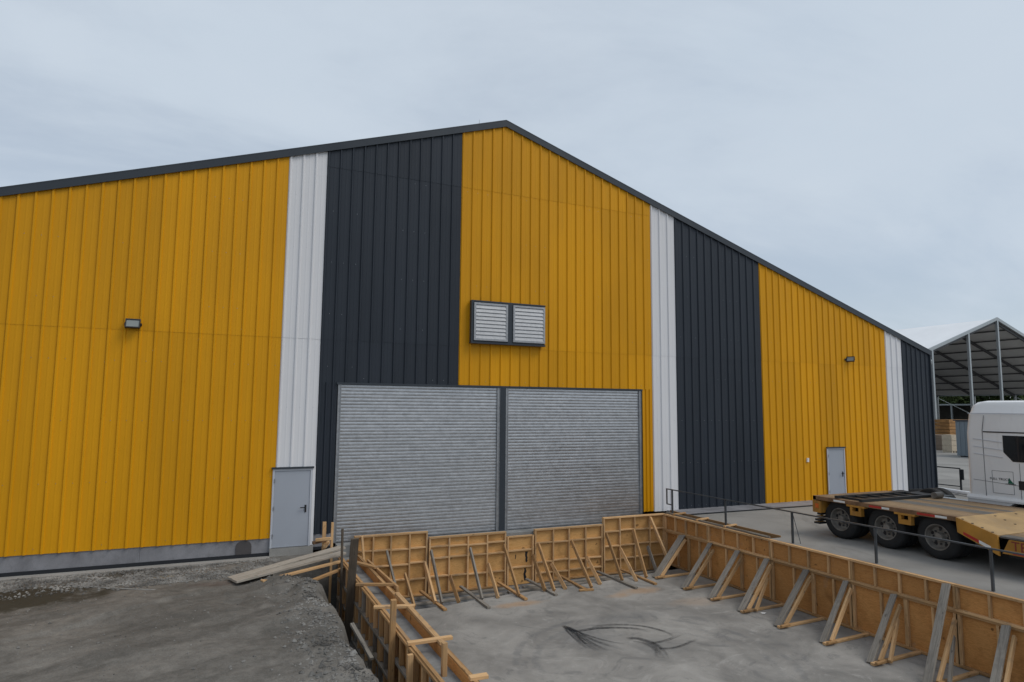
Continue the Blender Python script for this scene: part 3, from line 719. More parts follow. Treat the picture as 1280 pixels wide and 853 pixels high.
def scrap(x, y, z, a, label):
    mb = MB(); rr = random.Random(int(x*100)); P = []
    for i in range(4):
        for j in range(4): P.append((x+(i-1.5)*.05*math.cos(a)-(j-1.5)*.035*math.sin(a), y+(i-1.5)*.05*math.sin(a)+(j-1.5)*.035*math.cos(a), z+.012+rr.uniform(-.008, .014)))
    mb.add(P, [(4*i+j, 4*i+4+j, 4*i+5+j, 4*i+1+j) for i in range(3) for j in range(3)])
    mb.build('paper_scrap', M['wht'], label=label, cat='paper scrap')
scrap(12.4, -5.75, -1.55, .4, 'crumpled white paper scrap on the slab by the right braces')
# ------------------------------------------------------------------ right formwork
def right_panel(y0, y1, label, zt=.02, xf=13.45):
    """faces -X; runs from y0 (far) to y1 (near)"""
    t = empty('formwork', (xf, (y0+y1)/2, -1.55), label, 'formwork panel', 'plywood panels of the right formwork')
    zb, zm = -1.545, -.47; d = .08; xx = xf-.002-d/2
    MB().box((xf, y1+.003, zb), (xf+.02, y0-.003, zm-.01)).build('plywood_sheet', M['plyy'], t)
    MB().box((xf, y1+.003, zm-.006), (xf+.02, y0-.003, zt-.002)).build('plywood_sheet', M['plyy'], t)
    beam('rail', (xx, y0-.002, zt-.025), (xx, y1+.002, zt-.025), d, .048, M['pine'], t)
    beam('rail', (xx-.004, y0-.002, zm), (xx-.004, y1+.002, zm), d+.008, .046, M['pine'], t)
    beam('rail', (xx, y0-.002, zm-.05), (xx, y1+.002, zm-.05), d-.012, .044, M['pineold'], t)
    beam('rail', (xx, y0-.002, zb+.03), (xx, y1+.002, zb+.03), d, .05, M['pineold'], t)
    n = 4
    for k in range(n+1):
        y = y0-.028-(y0-y1-.056)*k/n
        beam('stud', (xx+.006, y+.0, zm+.026), (xx+.006, y, zt-.05), .046, d-.014, M['pine'], t, up=(1, 0, 0))
        if k < n or True:
            yq = y - (.12 if 0 < k < n else 0)
            beam('stud', (xx+.008, yq, zb+.058), (xx+.008, yq, zm-.074), .05 if k % 2 else .085, d-.018, M['pine'], t, up=(1, 0, 0))
ys_ = [-.6, -2.66, -5.06, -7.45, -9.79, -12.2, -14.6]
LR = ['in the far corner beside the back row', 'beside the open soil trench', 'beside the second rail post', 'beside the rear trailer wheels', 'right at the front edge of the picture', 'nearest the viewer']
for i in range(6):
    right_panel(ys_[i], ys_[i+1], 'plywood formwork panel of the right side wall, ' + LR[i])
BR = [(-1.60, 'in the far corner of the pit'), (-2.87, 'second from the far corner'), (-3.97, 'third from the far corner'), (-5.03, 'beside the joint of the second and third panels'), (-6.29, 'in the middle of the third right panel'), (-7.40, 'at the end of the third right panel'), (-8.57, 'in the middle of the fourth right panel'), (-9.70, 'taller than the rest and reaching the top rail'), (-10.75, 'at the right edge of the picture'), (-11.9, 'nearest the viewer')]
rb = random.Random(11)
for i, (y, where) in enumerate(BR):
    t = empty('formwork_brace', (12.3, y, -1.55), 'grey plank brace against the right formwork, '+where, 'formwork brace', 'braces of the right formwork')
    top = -.49 if i != 7 else .0
    fx = 11.98+rb.uniform(-.06, .06); fy = y-.38+rb.uniform(-.04, .04)
    beam('plank', (fx, fy, -1.53), (13.32, y+.03, top), rb.uniform(.12, .16) if i else .24, .045, M['greywood'], t, up=(-.7, 0, .7))
    beam('strut', (fx+.15, fy-.11, -1.49), (13.33, y-.09, -.64+rb.uniform(-.05, .05)), .05, .09, M['pine'], t, up=(-.7, 0, .7))
    if i in (3, 6, 7): beam('strut', (fx+.32, fy-.20, -1.49), (13.1, y-.19, -.9), .05, .08, M['greywood' if i == 7 else 'pine'], t, up=(-.7, 0, .7))
    beam('foot_tie', (fx-.04, fy-.09, -1.52), (13.36, fy-.03, -1.52), .09, .05, M['pine'], t)
    beam('cleat', (fx-.05, fy-.18, -1.475), (fx+.22, fy-.16, -1.475), .06, .04, M['pineold'], t)
# strip beside the right formwork: near board of the trench and the cross pieces over it
beam('trench_board', (13.50, -.55, .0), (13.50, -4.95, .0), .04, .14, M['greywood'], None, label='grey concrete-splashed board along the near lip of the soil trench', cat='timber board')
beam('trench_board', (13.93, -.2, -.06), (13.93, -4.9, -.06), .03, .22, M['pineold'], None, label='brown board along the yard side of the soil trench', cat='timber board')
for i, y in enumerate((-.95, -2.05, -3.25)):
    beam('cross_piece', (13.44, y-.06, .055), (14.02, y+.1, .05), .07, .045, M['pine' if i else 'pineold'], None, label='short timber laid across the soil trench, '+('nearest the building', 'in the middle', 'farthest from the building')[i], cat='timber block', group='timbers across the trench')
beam('timber_offcut', (13.5, -4.2, .05), (13.5, -4.9, .045), .1, .03, M['greywood'], None, label='thin grey offcut lying on the right formwork where the trench ends', cat='timber offcut')

# ------------------------------------------------------------------ left wall: two forms with concrete between
def side_form(x, y0, y1, zt, zb, out, label, studs=6):
    t = empty('formwork', (x, (y0+y1)/2, zb), label, 'formwork panel', 'plywood panels of the left formwork')
    MB().box((x-.01, y1+.003, zb), (x+.01, y0-.003, zt)).build('plywood_sheet', M['plyy'], t)
    d = .085; xx = x+out*(.012+d/2)
    beam('rail', (xx, y0-.002, zt-.02), (xx, y1+.002, zt-.025), d, .046, M['pineold'], t)
    beam('rail', (x+out*.03, y0-.004, zt+.014), (x+out*.03, y1+.004, zt+.012), .06, .026, M['pineold'], t)
    for r in (.36, .68, .97):
        z = zt-(zt-zb)*r
        beam('rail', (xx+out*.012, y0-.002, z), (xx+out*.012, y1+.002, z), d, .05, M['greywood' if out < 0 else 'pineold'], t)
    for k in range(studs+1):
        y = y0-.03-(y0-y1-.06)*k/studs + (random.uniform(-.05, .05) if 0 < k < studs else 0)
        for za, zc in ((zt-.05, zt-(zt-zb)*.36+.03), (zt-(zt-zb)*.36-.03, zt-(zt-zb)*.68+.03), (zt-(zt-zb)*.68-.03, zt-(zt-zb)*.97+.03)):
            beam('stud', (xx, y, za), (xx, y, zc), .05 if k % 2 else .09, d-.012, M[('pine', 'pineold', 'pine', 'greywood')[(k+int(za*7)) % 4]], t, up=(1, 0, 0))
yl = [-1.15, -3.4, -5.75, -8.1, -10.5, -12.9]
LL = ['farthest from the viewer', 'behind the tall dark stake', 'around the middle of the wall', 'under the front cross tie', 'nearest the viewer']
for i in range(5):
    side_form(3.03, yl[i], yl[i+1], -.38, -1.76, -1, 'outer formwork panel facing the dirt bank, ' + LL[i])
    t = side_form(3.40, yl[i], yl[i+1], -.38, -1.53, 1, 'inner formwork panel of the left wall, ' + LL[i])
MB().box((3.041, -13, -1.7), (3.389, -.5, -.53)).build('concrete_wall', M['pour'], label='fresh grey concrete poured between the two left formwork faces', cat='wall')
beam('top_board', (3.46, -5.0, -.33), (3.44, -8.0, -.34), .09, .045, M['pine'], None, label='pale board lying along the top of the inner left formwork', cat='timber board')
TIE = [((3.08, -1.75), (3.55, -2.75), 'pineold', .12, 'slanting board across the far end of the left wall'), ((2.84, -4.0), (3.60, -4.35), 'pineold', .1, 'second cross tie from the far end of the left wall'), ((2.84, -5.72), (3.56, -5.95), 'pine', .11, 'pale cross tie behind the tall pine stake'), ((2.92, -7.80), (3.66, -7.82), 'pine', .1, 'front cross tie of the left wall, splashed with concrete'), ((3.36, -9.44), (3.62, -9.46), 'pine', .11, 'short tie block at the lower edge of the picture')]
for a, b, mt, w, lab in TIE:
    beam('cross_tie', (*a, -.335), (*b, -.33), w, .05, M[mt], None, label=lab, cat='cross tie', group='cross ties over the left wall')
beam('whaler_plank', (3.56, -1.7, -.42), (3.58, -4.6, -.36), .05, .12, M['pineold'], None, label='brown plank slanting along the inner edge of the left wall', cat='timber board')
STK = [((2.86, -2.05, .48), (2.87, -2.15, -1.75), .07, .05, 'darkwood', 'tall thin grey stake at the far end of the left formwork'),
       ((2.84, -3.70, .55), (2.84, -3.16, -1.78), .05, .17, 'darkwood', 'tall broad dark stake leaning at the left formwork'),
       ((2.66, -.55, .42), (2.66, -.60, -1.6), .07, .09, 'pine', 'left of the two pale stakes in front of the dark wall strip'),
       ((2.84, -.7, .42), (2.82, -.75, -1.6), .06, .06, 'pine', 'right of the two pale stakes, beside the left shutter edge'),
       ((2.87, -7.07, .15), (2.87, -6.98, -1.7), .09, .09, 'pineold', 'sturdy pine stake standing above the outer left formwork'),
       ((2.86, -8.20, -.36), (2.86, -8.20, -1.72), .07, .085, 'pine', 'left pine post under the front cross tie'),
       ((3.22, -8.75, -.06), (3.22, -8.75, -1.2), .08, .075, 'pine', 'right pine post in front of the front cross tie')]
for a, b, w, h, mt, lab in STK:
    beam('stake', a, b, w, h, M[mt], None, up=(1, 0, 0), label=lab, cat='stake', group='stakes along the left formwork')
# planks bridging from the dirt to the wall
beam('ramp_plank', (.42, -2.32, -.385), (3.06, -1.00, -.16), .26, .05, M['paleboard'], None, label='grey plank bridging from the dirt to the wall, the farther of the pair', cat='plank', group='planks bridging to the wall')
beam('ramp_plank', (.50, -2.55, -.385), (2.98, -1.60, -.17), .26, .05, M['paleboard'], None, label='grey plank bridging from the dirt to the wall, the nearer of the pair', cat='plank', group='planks bridging to the wall')
beam('ramp_plank', (1.05, -2.72, -.40), (2.93, -1.78, -.33), .12, .045, M['pine'], None, label='narrow orange-brown plank just under the grey bridging planks', cat='plank')
beam('ramp_plank', (1.75, -2.72, -.60), (2.93, -1.92, -.47), .1, .05, M['pineold'], None, label='short brown plank in the hole beneath the bridging planks', cat='plank')
for k, (x, y, z, a) in enumerate(((2.55, -.62, -.05, .3), (2.62, -.75, .02, -.4), (2.72, -.6, -.14, 1.2))):
    d = Vector((math.cos(a), math.sin(a), .1))*.19
    beam('timber_offcut', Vector((x, y, z))-d, Vector((x, y, z))+d, .09, .07, M['pine' if k else 'rust'], None, label=('short red-brown timber block left of the pale stakes', 'pale timber block resting on top of the stack by the stakes', 'pale timber block lowest by the two pale stakes')[k], cat='timber offcut')
beam('timber_offcut', (2.34, -6.25, -.42), (2.52, -7.1, -.75), .07, .05, M['greywood'], None, label='grey lath leaning down the dirt bank into the trench', cat='timber offcut')
pp = MB()
for a_, b_ in (((-2.69, -1.36), (-2.2, -1.72)), ((-2.2, -1.72), (-1.6, -2.12)), ((-1.6, -2.12), (-1.0, -2.46))): pp.tube((*a_, -.435), (*b_, -.435), .011, 6)
pp.build('thin_pipe', M['step'], label='thin pale pipe lying across the dirt near the wall', cat='pipe')

# ------------------------------------------------------------------ handrail beside the pit
def handrail():
    t = empty('handrail', (13.62, -5, 0), 'dark steel handrail with end loop along the yard edge above the pit', 'handrail')
    x, z = 13.62, .79
    MB().bar((x, -.42, z), (x, -16, z), .04, .03).build('top_rail', M['railgrey'], t)
    for y in (-.72, -3.17, -5.6, -7.94, -10.36, -12.8, -15.2): MB().bar((x, y, -.24 if y > -4.9 else -.02), (x, y, z-.016), .045, .045).build('post', M['railgrey'], t)
    lp = MB(); lp.bar((x, -.44, z-.016), (x, -.44, .32), .035, .035); lp.bar((x, -.425, .305), (x, -.697, .305), .035, .03); lp.build('end_loop', M['railgrey'], t)
    b = MB().bar((x+.14, -5.72, .0), (x+.0, -5.62, .76), .014, .014); b.build('stay', M['railgrey'], t)
handrail()
def handrail2():
    t = empty('handrail', (29.6, .5, 0), 'dark steel guard rail beyond the right corner of the warehouse', 'handrail')
    x = 29.65; y0, y1 = .02, 6.; z = .93
    MB().bar((x, y0, z), (x, y1, z), .05, .05).build('top_rail', M['steel'], t)
    MB().bar((x, y0+.05, .16), (x, y1, .16), .04, .04).build('lower_rail', M['steel'], t)
    for y in (y0, 2, 4, y1): MB().bar((x, y, 0), (x, y, z-.03), .06, .06).build('post', M['steel'], t)
    MB().box((x-.02, y0-.14, .45), (x+.02, y0-.03, .9)).build('end_plate', M['steel'], t)
handrail2()
MB().tube((28.15, .1, .12), (27.5, -2.4, .12), .085, 14).build('white_pipe', M['pvc'], smooth=40, label='thick white pipe lying beside the right corner of the warehouse', cat='pipe')
# ------------------------------------------------------------------ low-bed trailer
def wheel(parent, c, axis, r, w, name='wheel'):
    """axle along axis (unit, pointing outward); c: centre of the outer face"""
    a = Vector(axis); c = Vector(c)
    ty = MB(); R = r
    ty.lathe(c, -a, [(.0, R*.60), (-.012, R*.64), (-.02, R*.80), (.0, R*.93), (.03, R*.985), (.06, R), (w-.06, R), (w-.03, R*.985), (w, R*.93), (w, R*.6)], 36)
    t = ty.build(name, M['rubber'], parent, smooth=50)
    rm = MB(); rm.lathe(c, -a, [(.004, R*.60), (-.006, R*.585), (.0, R*.55), (.06, R*.52), (.13, R*.47), (.14, R*.22), (.09, R*.2), (.03, R*.17), (.02, .0)], 28)
    rm.build('rim', M['rim'], t, smooth=40)
    nb = MB()
    q = a.to_track_quat('Z', 'Y')
    for k in range(8):
        an = k*math.pi/4; p = c + q @ Vector((math.cos(an)*R*.32, math.sin(an)*R*.32, 0)) - a*.14
        nb.tube(p, p+a*.035, .022, 6)
    nb.build('wheel_nut', M['steel'], t, kind='stuff')
    hs = MB()
    for k in range(5):
        an = k*math.pi*2/5+.3; p = c + q @ Vector((math.cos(an)*R*.42, math.sin(an)*R*.42, 0)) - a*.1355
        hs.tube(p, p+a*.006, .045, 10)
    hs.build('rim_hole', M['black'], t, kind='stuff')
    return t
def trailer():
    t = empty('lowbed_trailer', (16.7, -7, 0), 'three-axle yellow low-bed trailer with plank deck and folded steel ramps', 'trailer')
    x0, x1, zt = 15.2, 18.2, 1.05; yr, yf, yg = -4.88, -8.78, -9.62; zg = .80
    # deck planks along the trailer; the two wheel-worn grey ones darker
    n = 12
    for k in range(n):
        a = x0+.12+(x1-x0-.24)*k/n; b = x0+.12+(x1-x0-.24)*(k+1)/n
        mt = M['deckgrey'] if k in (4, 5, 8) else M['deckwood']
        beam('deck_plank', ((a+b)/2, yr-.12, zt-.02+random.uniform(-.003, .003)), ((a+b)/2, yf, zt-.02+random.uniform(-.003, .003)), b-a-.008, .04, mt, t)
    for x in (x0+.055, x1-.055):
        MB().box((x-.055, yf, zt-.1), (x+.055, yr, zt)).build('side_rail', M['rust'], t)
    MB().box((x0, yr-.1, zt-.12), (x1, yr, zt-.003)).build('rear_beam', M['rust'], t)
    MB().box((x0+.5, yf, zt-.42), (x1-.5, yr-.1, zt-.05)).build('chassis_beam', M['steel'], t)
    # rear corner lamp box
    for x in (x0, x1-.42):
        b = MB().box((x-.02, yr-.26, zt-.44), (x+.4, yr-.0, zt-.125)).build('lamp_box', M['tryellow'], t)
        MB().box((x+.1, yr+.001, zt-.34), (x+.28, yr+.011, zt-.2)).build('tail_lamp', plain('orange_lamp', (.55, .12, .02), .3), b)
        MB().box((x-.021, yr-.2, zt-.32), (x-.028, yr-.09, zt-.2)).build('side_lamp', plain('side_orange_lamp', (.6, .13, .02), .3), b)
    bl = MB()
    for k in range(4): bl.box((x0-.01+.02*k, yr-.2, .3+.08*k), (x0+.28, yr-.02-.02*k, .35+.08*k))
    bl.build('rear_bumper', M['steel'], t)
    # axles
    for y in (-5.62, -6.93, -8.22):
        MB().tube((x0+.5, y, .51), (x1-.5, y, .51), .08).build('axle', M['steel'], t)
        for s in (1, -1):
            xo = x0+.13 if s > 0 else x1-.13
            wheel(t, (xo, y, .5), (-s, 0, 0), .5, .29)
            wheel(t, (xo+s*.34, y, .5), (-s, 0, 0), .5, .29)
    # stake pockets between the wheels
    for y in (-6.22, -7.55):
        pk = MB(); w = .32
        pk.box((x0-.02, y-w/2, zt-.36), (x0+.1, y+w/2, zt-.25)); pk.box((x0-.02, y-w/2, zt-.25), (x0+.1, y-w/2+.07, zt-.146)); pk.box((x0-.02, y+w/2-.07, zt-.25), (x0+.1, y+w/2, zt-.146)); pk.box((x0-.03, y-w/2-.1, zt-.145), (x0+.12, y+w/2+.1, zt-.1))
        pk.build('stake_pocket', M['tryellow'], t)
    for a, b, m in ((-5.55, -5.9, 'wht'), (-6.6, -6.95, 'red'), (-6.95, -7.15, 'wht'), (-7.85, -8.28, 'red'), (-8.28, -8.55, 'wht')):
        MB().box((x0-.004, b, zt-.08), (x0, a, zt-.03)).build('reflector_strip', M[m], t)
    # sloping yellow ramp plate and its cheek, then the lower gooseneck deck
    MB().prism([(x0-.05, yf, zt), (x1+.02, yf, zt), (x1+.02, yg, zg), (x0-.05, yg, zg)], (0, 0, -.04)).build('ramp_plate', M['trplate'], t)
    for x in (x0-.06, x1+.02):
        MB().prism([(x, yf, zt), (x, yf-.02, zt-.32), (x, yg-.02, zg-.42), (x, yg, zg)], (.05, 0, 0)).build('ramp_cheek', M['tryellow'], t)
    for k in range(4):
        for xx in (x0+.02, x0+1.2, x0+2.0):
            f = .12+.24*k; MB().tube((xx, yf+(yg-yf)*f, zt+(zg-zt)*f-.002), (xx, yf+(yg-yf)*f, zt+(zg-zt)*f+.006), .03, 8).build('rivet_hole', M['black'], t)
    def cheekp(u, v): return (x0-.064, yf+(yg-yf)*u, zt+(zg-zt)*u-v*(.32+.1*u))
    for u0, u1, m in ((.18, .56, 'red'), (.56, .84, 'wht')):
        MB().prism([cheekp(u0, .72), cheekp(u1, .72), cheekp(u1, .9), cheekp(u0, .9)], (.003, 0, 0)).build('reflector_strip', M[m], t)
    for k in range(10):
        a = x0+.3*k; beam('lower_deck_plank', (a+.15, yg-.02, zg-.03), (a+.15, -14, zg-.03), .29, .04, M['deckgrey' if k in (0, 4, 5) else 'deckwood'], t)
    MB().box((x0+.25, -14, zg-.45), (x1-.25, yg-.05, zg-.06)).build('lower_chassis', M['steel'], t)
    MB().prism([(x0-.02, -9.68, .44), (x0-.02, -9.82, .74), (x0-.02, -14, .74), (x0-.02, -14, .44)], (.06, 0, 0)).build('lower_side_rail', M['tryellow'], t)
    cu = bpy.data.curves.new('lettering', 'FONT'); cu.body = 'TE'; cu.size = .27; cu.extrude = .002
    tx = bpy.data.objects.new('lettering_source', cu); COL.objects.link(tx); bpy.context.view_layer.update()
    me = bpy.data.meshes.new_from_object(tx.evaluated_get(bpy.context.evaluated_depsgraph_get())); bpy.data.objects.remove(tx)
    me.materials.clear(); me.materials.append(M['darkred'])
    o = bpy.data.objects.new('lettering', me); o.rotation_euler = (math.pi/2, 0, -math.pi/2); o.location = (x0-.024, -9.86, .535); link(o, t)
    MB().box((x0-.024, -14, .455), (x0-.021, -9.88, .505)).build('reflector_strip', M['red'], t)
    # folded ladder ramps lying across the deck
    f = empty('loading_ramp', (16.8, -5.9, zt), 'dark steel ladder ramp frame lying across the trailer deck', 'ramp frame')
    za = zt+.006
    for y in (-5.62, -6.35):
        MB().box((x0+.02, y-.05, za), (x1-.05, y+.05, za+.07)).build('ramp_rail', M['steel'], f)
    for k in range(6):
        x = x0+.2+.5*k; MB().box((x, -6.298, za+.005), (x+.07, -5.672, za+.05)).build('rung', M['steel'], f)
    g = MB(); g.tube((x1-.45, -6.6, za+.085), (x1-.15, -6.6, za+.085), .085, 14); g.build('winch_drum', M['rim'], None, smooth=40, label='round grey winch drum on the far edge of the trailer deck', cat='winch drum')
trailer()

# ------------------------------------------------------------------ white tractor unit
def tractor():
    t = empty('tractor_unit', (19.85, -7, 0), 'white tractor unit with sleeper cab standing beyond the trailer', 'truck')
    X0, X1, YB, YF = 18.6, 21.1, -6.98, -9.45
    def sec(z, ins, yb, yf, r):
        P = []
        x0, x1 = X0+ins, X1-ins
        for cx, cy, a0 in ((x1-r, yb-r, 0), (x0+r, yb-r, 90), (x0+r, yf+r, 180), (x1-r, yf+r, 270)):
            for k in range(6):
                a = math.radians(a0+18*k); P.append((cx+r*math.cos(a), cy+r*math.sin(a), z))
        return P
    rows = [sec(1.18, .0, YB, YF, .14), sec(1.5, -.004, YB, YF, .16), sec(2.2, -.004, YB, YF+.02, .16), sec(2.84, .0, YB, YF+.06, .16), sec(3.2, .03, YB-.02, YF+.14, .2), sec(3.34, .05, YB-.03, YF+.2, .2), sec(3.37, .075, YB-.05, YF+.24, .2), sec(3.55, .12, YB-.09, YF+.36, .22), sec(3.65, .19, YB-.17, YF+.55, .26), sec(3.695, .34, YB-.32, YF+.85, .3)]
    n = 24; vs = [p for r in rows for p in r]
    fs = [(j*n+i, j*n+(i+1) % n, (j+1)*n+(i+1) % n, (j+1)*n+i) for j in range(len(rows)-1) for i in range(n)] + [tuple(range(n)), tuple(range((len(rows)-1)*n, len(rows)*n))]
    MB().add(vs, fs).build('cab_body', M['truck'], t, smooth=30)
    x = X0-.006
    def strip(p, w, m='seam', th=.008):
        for a, b in zip(p[:-1], p[1:]): MB().bar((x, *a), (x, *b), th, w).build('panel_seam', M[m], t)
    strip([(-7.45, .95), (-7.44, 2.9), (-7.5, 3.3)], .014)
    strip([(-7.46, 2.87), (-9.3, 2.87)], .03, 'black')
    strip([(-7.62, 1.87), (-8.12, 1.87), (-8.12, 1.3), (-7.62, 1.3), (-7.62, 1.87)], .008)
    strip([(-7.15, 1.6), (-8.3, 1.53)], .01)
    strip([(-8.28, 2.1), (-8.28, 1.05)], .012)
    for z in (2.66, 2.46, 2.27): strip([(-7.2, z+.02), (-7.9, z-.05)], .012, 'doorframe', .02)
    strip([(-7.1, 3.355), (-9.1, 3.345)], .02, 'doorframe', .006)
    # side window, door glass
    MB().prism([(X0-.002, -7.93, 2.79), (X0-.002, -9.1, 2.79), (X0-.002, -9.1, 2.13), (X0-.002, -8.14, 2.13), (X0-.002, -7.93, 2.36)], (-.012, 0, 0)).build('side_window', M['glass'], t)
    MB().prism([(x-.001, -8.26, 2.79), (x-.001, -8.30, 2.79), (x-.001, -8.30, 2.13), (x-.001, -8.26, 2.13)], (-.012, 0, 0)).build('window_post', M['black'], t)
    MB().box((X0-.02, -8.24, 1.44), (X0-.002, -8.56, 1.66)).build('door_handle', M['black'], t)
    MB().prism([(X0+.2, YF+.02, 2.0), (X1-.2, YF+.02, 2.0), (X1-.25, YF+.1, 2.8), (X0+.25, YF+.1, 2.8)], (0, -.07, 0)).build('windscreen', M['glass'], t)
    MB().box((X0+.1, YF-.06, .4), (X1-.1, YF+.3, 1.16)).build('front_bumper', M['truck'], t, bevel=.05)
    # sill band with wheel arch
    wy, wz, ar = -8.42, .52, .66
    P = [(X0-.03, YB, 1.2)] ; P += [(X0-.03, YB, .8), (X0-.03, wy+ar, .75)]
    for k in range(11):
        a = math.radians(16+148*k/10); P.append((X0-.03, wy+ar*math.cos(a), wz+ar*math.sin(a)*.95))
    P += [(X0-.03, YF, .75), (X0-.03, YF, 1.2)]
    MB().prism(P, (.3, 0, 0)).build('sill_panel', M['truck'], t)
    MB().prism([(X0-.028, YB, 1.2), (X0-.028, YF, 1.2), (X0-.06, YF, 1.14), (X0-.06, YB, 1.14)], (.0, 0, -.05)).build('sill_moulding', M['truck'], t)
    MB().box((X0+.3, YF+.2, .55), (X1-.3, YB-.02, 1.17)).build('cab_underside', M['steel'], t)
    for s, xx in ((1, X0+.05), (-1, X1-.05)):
        wheel(t, (xx, wy, .5), (-s, 0, 0), .5, .3); wheel(t, (xx, -4.7, .5), (-s, 0, 0), .5, .29); wheel(t, (xx+s*.34, -4.7, .5), (-s, 0, 0), .5, .29)
    for xx in (19.3, 20.35): MB().box((xx, -7.2, .5), (xx+.09, -3.6, .75)).build('chassis_rail', M['steel'], t)
    MB().box((19.2, -5.4, .752), (20.5, -4.3, .86)).build('fifth_wheel', M['steel'], t)
    for xx in (X0+.06, X1-.7): MB().box((xx, -4.08, .25), (xx+.62, -4.05, .9)).build('mudguard', M['black'], t)
    MB().box((X0+.08, -6.9, .35), (X0+.7, -5.5, .95)).build('fuel_tank', M['alu'], t, bevel=.06)
    cu = bpy.data.curves.new('cab_lettering', 'FONT'); cu.body = 'FULL TRUCK'; cu.size = .085; cu.extrude = .001
    tx = bpy.data.objects.new('lettering_source', cu); COL.objects.link(tx); bpy.context.view_layer.update()
    me = bpy.data.meshes.new_from_object(tx.evaluated_get(bpy.context.evaluated_depsgraph_get())); bpy.data.objects.remove(tx)
    me.materials.clear(); me.materials.append(M['ink'])
    o = bpy.data.objects.new('cab_lettering', me); o.rotation_euler = (math.pi/2, 0, -math.pi/2); o.location = (X0-.012, -7.56, 1.635); link(o, t)
    MB().prism([(X0-.012, -7.99, 1.57), (X0-.012, -8.02, 1.72), (X0-.012, -8.07, 1.64), (X0-.012, -8.13, 1.57)], (.003, 0, 0)).build('emblem', M['green'], t)
    MB().box((X0-.012, -7.93, 1.545), (X0-.009, -8.17, 1.565)).build('emblem', M['ink'], t)
tractor()

# ------------------------------------------------------------------ far yard: tent hall, cabin, crates, trees
def tent():
    Y0, Y1 = 22.0, 62.0; XL, XA, XR = 51.4, 72.6, 93.8; ZE, ZA = 5.75, 12.9
    t = empty('tent_hall', (XA, Y0, 0), 'open-ended white tent hall with grey aluminium frame behind the warehouse', 'tent hall')
    for a, b in ((XL, XA), (XR, XA)):
        MB().prism([(a, Y0, ZE), (b, Y0, ZA), (b, Y1, ZA), (a, Y1, ZE)], (0, 0, .06)).build('roof_membrane', M['fabric'], t)
        MB().prism([(a, Y0, ZE-.05), (b, Y0, ZA-.05), (b, Y1, ZA-.05), (a, Y1, ZE-.05)], (0, 0, .04)).build('roof_lining', M['tentin'], t)
        MB().prism([(a, Y0-.1, ZE-.12), (b, Y0-.1, ZA-.12), (b, Y0-.1, ZA+.2), (a, Y0-.1, ZE+.2)], (0, .12, 0)).build('gable_rafter', M['alu'], t)
        for k in range(1, 9):
            f = k/9; x, z = a+(b-a)*f, ZE+(ZA-ZE)*f-.16
            MB().bar((x, Y0+.1, z), (x, Y1, z), .09, .13).build('purlin', M['beamdark'], t)
        for k in range(9):
            y = Y0+5*k+.2
            MB().bar((a, y, ZE-.26), (b, y, ZA-.26), .16, .26).build('rafter', M['beamdark'], t)
            MB().bar((a, y, 0), (a, y, ZE-.1), .2, .2).build('leg', M['alu'], t)
        MB().bar((a, Y0, ZE-.05), (a, Y1, ZE-.05), .2, .25).build('eave_beam', M['alu'], t)
    for f in (.25, .5, .77, 1.0, 1.25, 1.5, 1.75):
        x = XL+(XA-XL)*f; z = ZE+(ZA-ZE)*(f if f <= 1 else 2-f)
        MB().bar((x, Y0, 0), (x, Y0, z-.1), .22, .22).build('gable_post', M['alu'], t)
        MB().bar((x, Y1, 0), (x, Y1, z-.1), .2, .2).build('gable_post', M['alu'], t)
    for k in range(3):
        MB().bar((XR, Y0+10*k, .2), (XR, Y0+10*k+10, ZE-.5), .06, .06).build('wind_brace', M['alu'], t)
tent()
def cabin():
    c = empty('site_cabin', (52.6, 13.6, 0), 'grey-blue site cabin standing in the yard behind the truck', 'cabin')
    MB().box((51.55, 11.2, .08), (54.4, 13.7, 2.7)).build('cabin_body', M['cabin'], c)
    for k in range(9):
        x = 51.65+.3*k; MB().box((x, 11.165, .15), (x+.14, 11.199, 2.62)).build('wall_rib', M['cabin'], c)
    for k in range(7):
        y = 11.3+.35*k; MB().box((51.515, y, .15), (51.549, y+.16, 2.62)).build('wall_rib', M['cabin'], c)
    MB().box((51.45, 11.1, 2.702), (54.5, 13.8, 2.78)).build('cabin_roof', M['trim'], c)
    for x in (51.8, 54.): MB().box((x, 11.3, 0), (x+.2, 13.6, .08)).build('skid', M['steel'], c)
cabin()
def crate(x0, x1, y0, y1, h, mat, label, n):
    c = empty('crate', ((x0+x1)/2, (y0+y1)/2, 0), label, 'crate')
    MB().box((x0+.04, y0+.04, .12), (x1-.04, y1-.04, h-.02)).build('crate_body', M[mat], c)
    for k in range(n):
        z = .14+(h-.16)*k/n; MB().box((x0, y0, z), (x1, y0+.038, z+(h-.16)/n-.03)).build('board', M[mat], c)
        MB().box((x0, y0+.04, z), (x0+.038, y1, z+(h-.16)/n-.03)).build('board', M[mat], c)
    for k in range(3):
        xx = x0+(x1-x0-.12)*k/2; MB().box((xx, y0, 0), (xx+.12, y1, .118)).build('pallet_foot', M[mat], c)
crate(58.2, 60.4, 18.7, 21.0, 1.35, 'tan', 'brown crate on pallet feet in the far yard beside the warehouse corner', 4)
crate(55.75, 56.5, 16.7, 17.5, 1.5, 'cream', 'cream-coloured crate in the far yard, next to the brown one', 3)
crate(56.75, 57.4, 16.9, 17.7, 1.45, 'cream', 'cream-coloured crate between the brown crate and the site cabin', 3)
def stack():
    s = empty('timber_stack', (62, 22, 0), 'tall stack of orange timber boards under the tent hall', 'timber stack')
    for k in range(9):
        MB().box((60.5+.05*(k % 2), 19.8, .3*k), (64.3, 21.3, .3*k+.27)).build('board_layer', M['orange'], s)
stack()
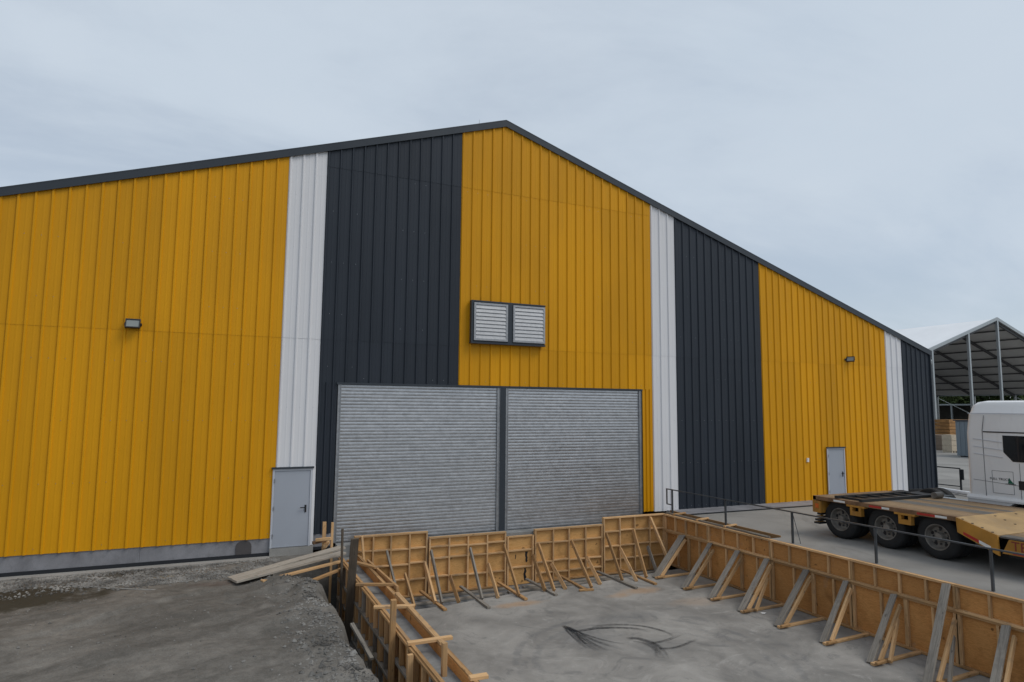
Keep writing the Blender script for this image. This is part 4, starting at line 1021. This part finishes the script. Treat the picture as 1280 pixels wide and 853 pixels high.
def shed():
    s = empty('open_shed', (97, 48, 0), 'low dark open shed with pale eave beam behind the tent hall', 'shed')
    MB().box((96, 18, 4.3), (104, 90, 4.5)).build('roof', M['alu'], s)
    MB().box((103.8, 18, 0), (104, 90, 4.3)).build('wall', M['shed'], s)
    for k in range(13): MB().box((96.1, 18.1+5.9*k, 0), (96.3, 18.3+5.9*k, 4.3)).build('post', M['alu'], s)
shed()
def fence():
    f = empty('guard_rail', (60, 30, 0), 'long pale rail running across the far yard behind the crates', 'rail')
    MB().bar((47, 26, 1.1), (75, 12, 1.1), .09, .12).build('rail', M['alu'], f)
    for k in range(8):
        u = k/7; MB().bar((47+28*u, 26-14*u, 0), (47+28*u, 26-14*u, 1.04), .08, .08).build('post', M['alu'], f)
fence()
def trees():
    rnd = random.Random(21)
    mb = MB()
    for k in range(64):
        u = Vector((rnd.gauss(0, 1), rnd.gauss(0, 1), rnd.gauss(0, 1))).normalized(); c = Vector((u.x*3.0, u.y*3.0, 5.5+u.z*3.6))*1
        c = Vector((u.x*(1.4+1.8*rnd.random()), u.y*(1.4+1.8*rnd.random()), 5.8+u.z*(1.8+2.2*rnd.random()))); cr = .7+.8*rnd.random()
        for j in range(70):
            v = Vector((rnd.gauss(0, 1), rnd.gauss(0, 1), rnd.gauss(0, .8)))*cr*.55; p = c+v
            a = Vector((rnd.uniform(-1, 1), rnd.uniform(-1, 1), rnd.uniform(-1, 1))).normalized()*.27; b = a.cross(Vector((rnd.uniform(-1, 1), rnd.uniform(-1, 1), 1))).normalized()*.17
            mb.add([p-a, p+b, p+a, p-b], [(0, 1, 2, 3)])
    tk = MB(); tk.tube((0, 0, 0), (.1, 0, 2.6), .26, 10, .19); tk.tube((.1, 0, 2.6), (.0, .15, 6.5), .19, 10, .07)
    for k in range(7):
        a = k*.9; tk.tube((.08, 0, 2.4+.35*k), (1.9*math.cos(a), 1.9*math.sin(a), 4.2+.45*k), .09, 7, .03)
    spots = [(108, 24, 1.0), (109, 30, 1.15), (108, 36, 1.0), (110, 42, 1.2), (108, 48, 1.05), (110, 54, 1.2), (108, 60, 1.1), (110, 67, 1.25), (108, 74, 1.1), (111, 82, 1.3), (100, 96, 1.3), (108, 92, 1.3), (114, 18, 1.2)]
    cm = tm = None
    for i, (x, y, s) in enumerate(spots):
        t = empty('tree', (x, y, 0), 'dark green leafy tree beyond the tent hall', 'tree', 'trees beyond the tent hall')
        if cm is None:
            c = mb.build('crown', M['leaf']); cm = c.data; cl = Vector(c.location); k = tk.build('trunk', M['bark'], smooth=50); tm = k.data; kl = Vector(k.location)
        else:
            c = bpy.data.objects.new('crown', cm); k = bpy.data.objects.new('trunk', tm); COL.objects.link(c); COL.objects.link(k)
        for o, l in ((c, cl), (k, kl)): o.parent = t; o.location = l
        t.scale = (s, s, s*rnd.uniform(.85, 1.1)); t.rotation_euler = (0, 0, rnd.uniform(0, 6.28))
trees()
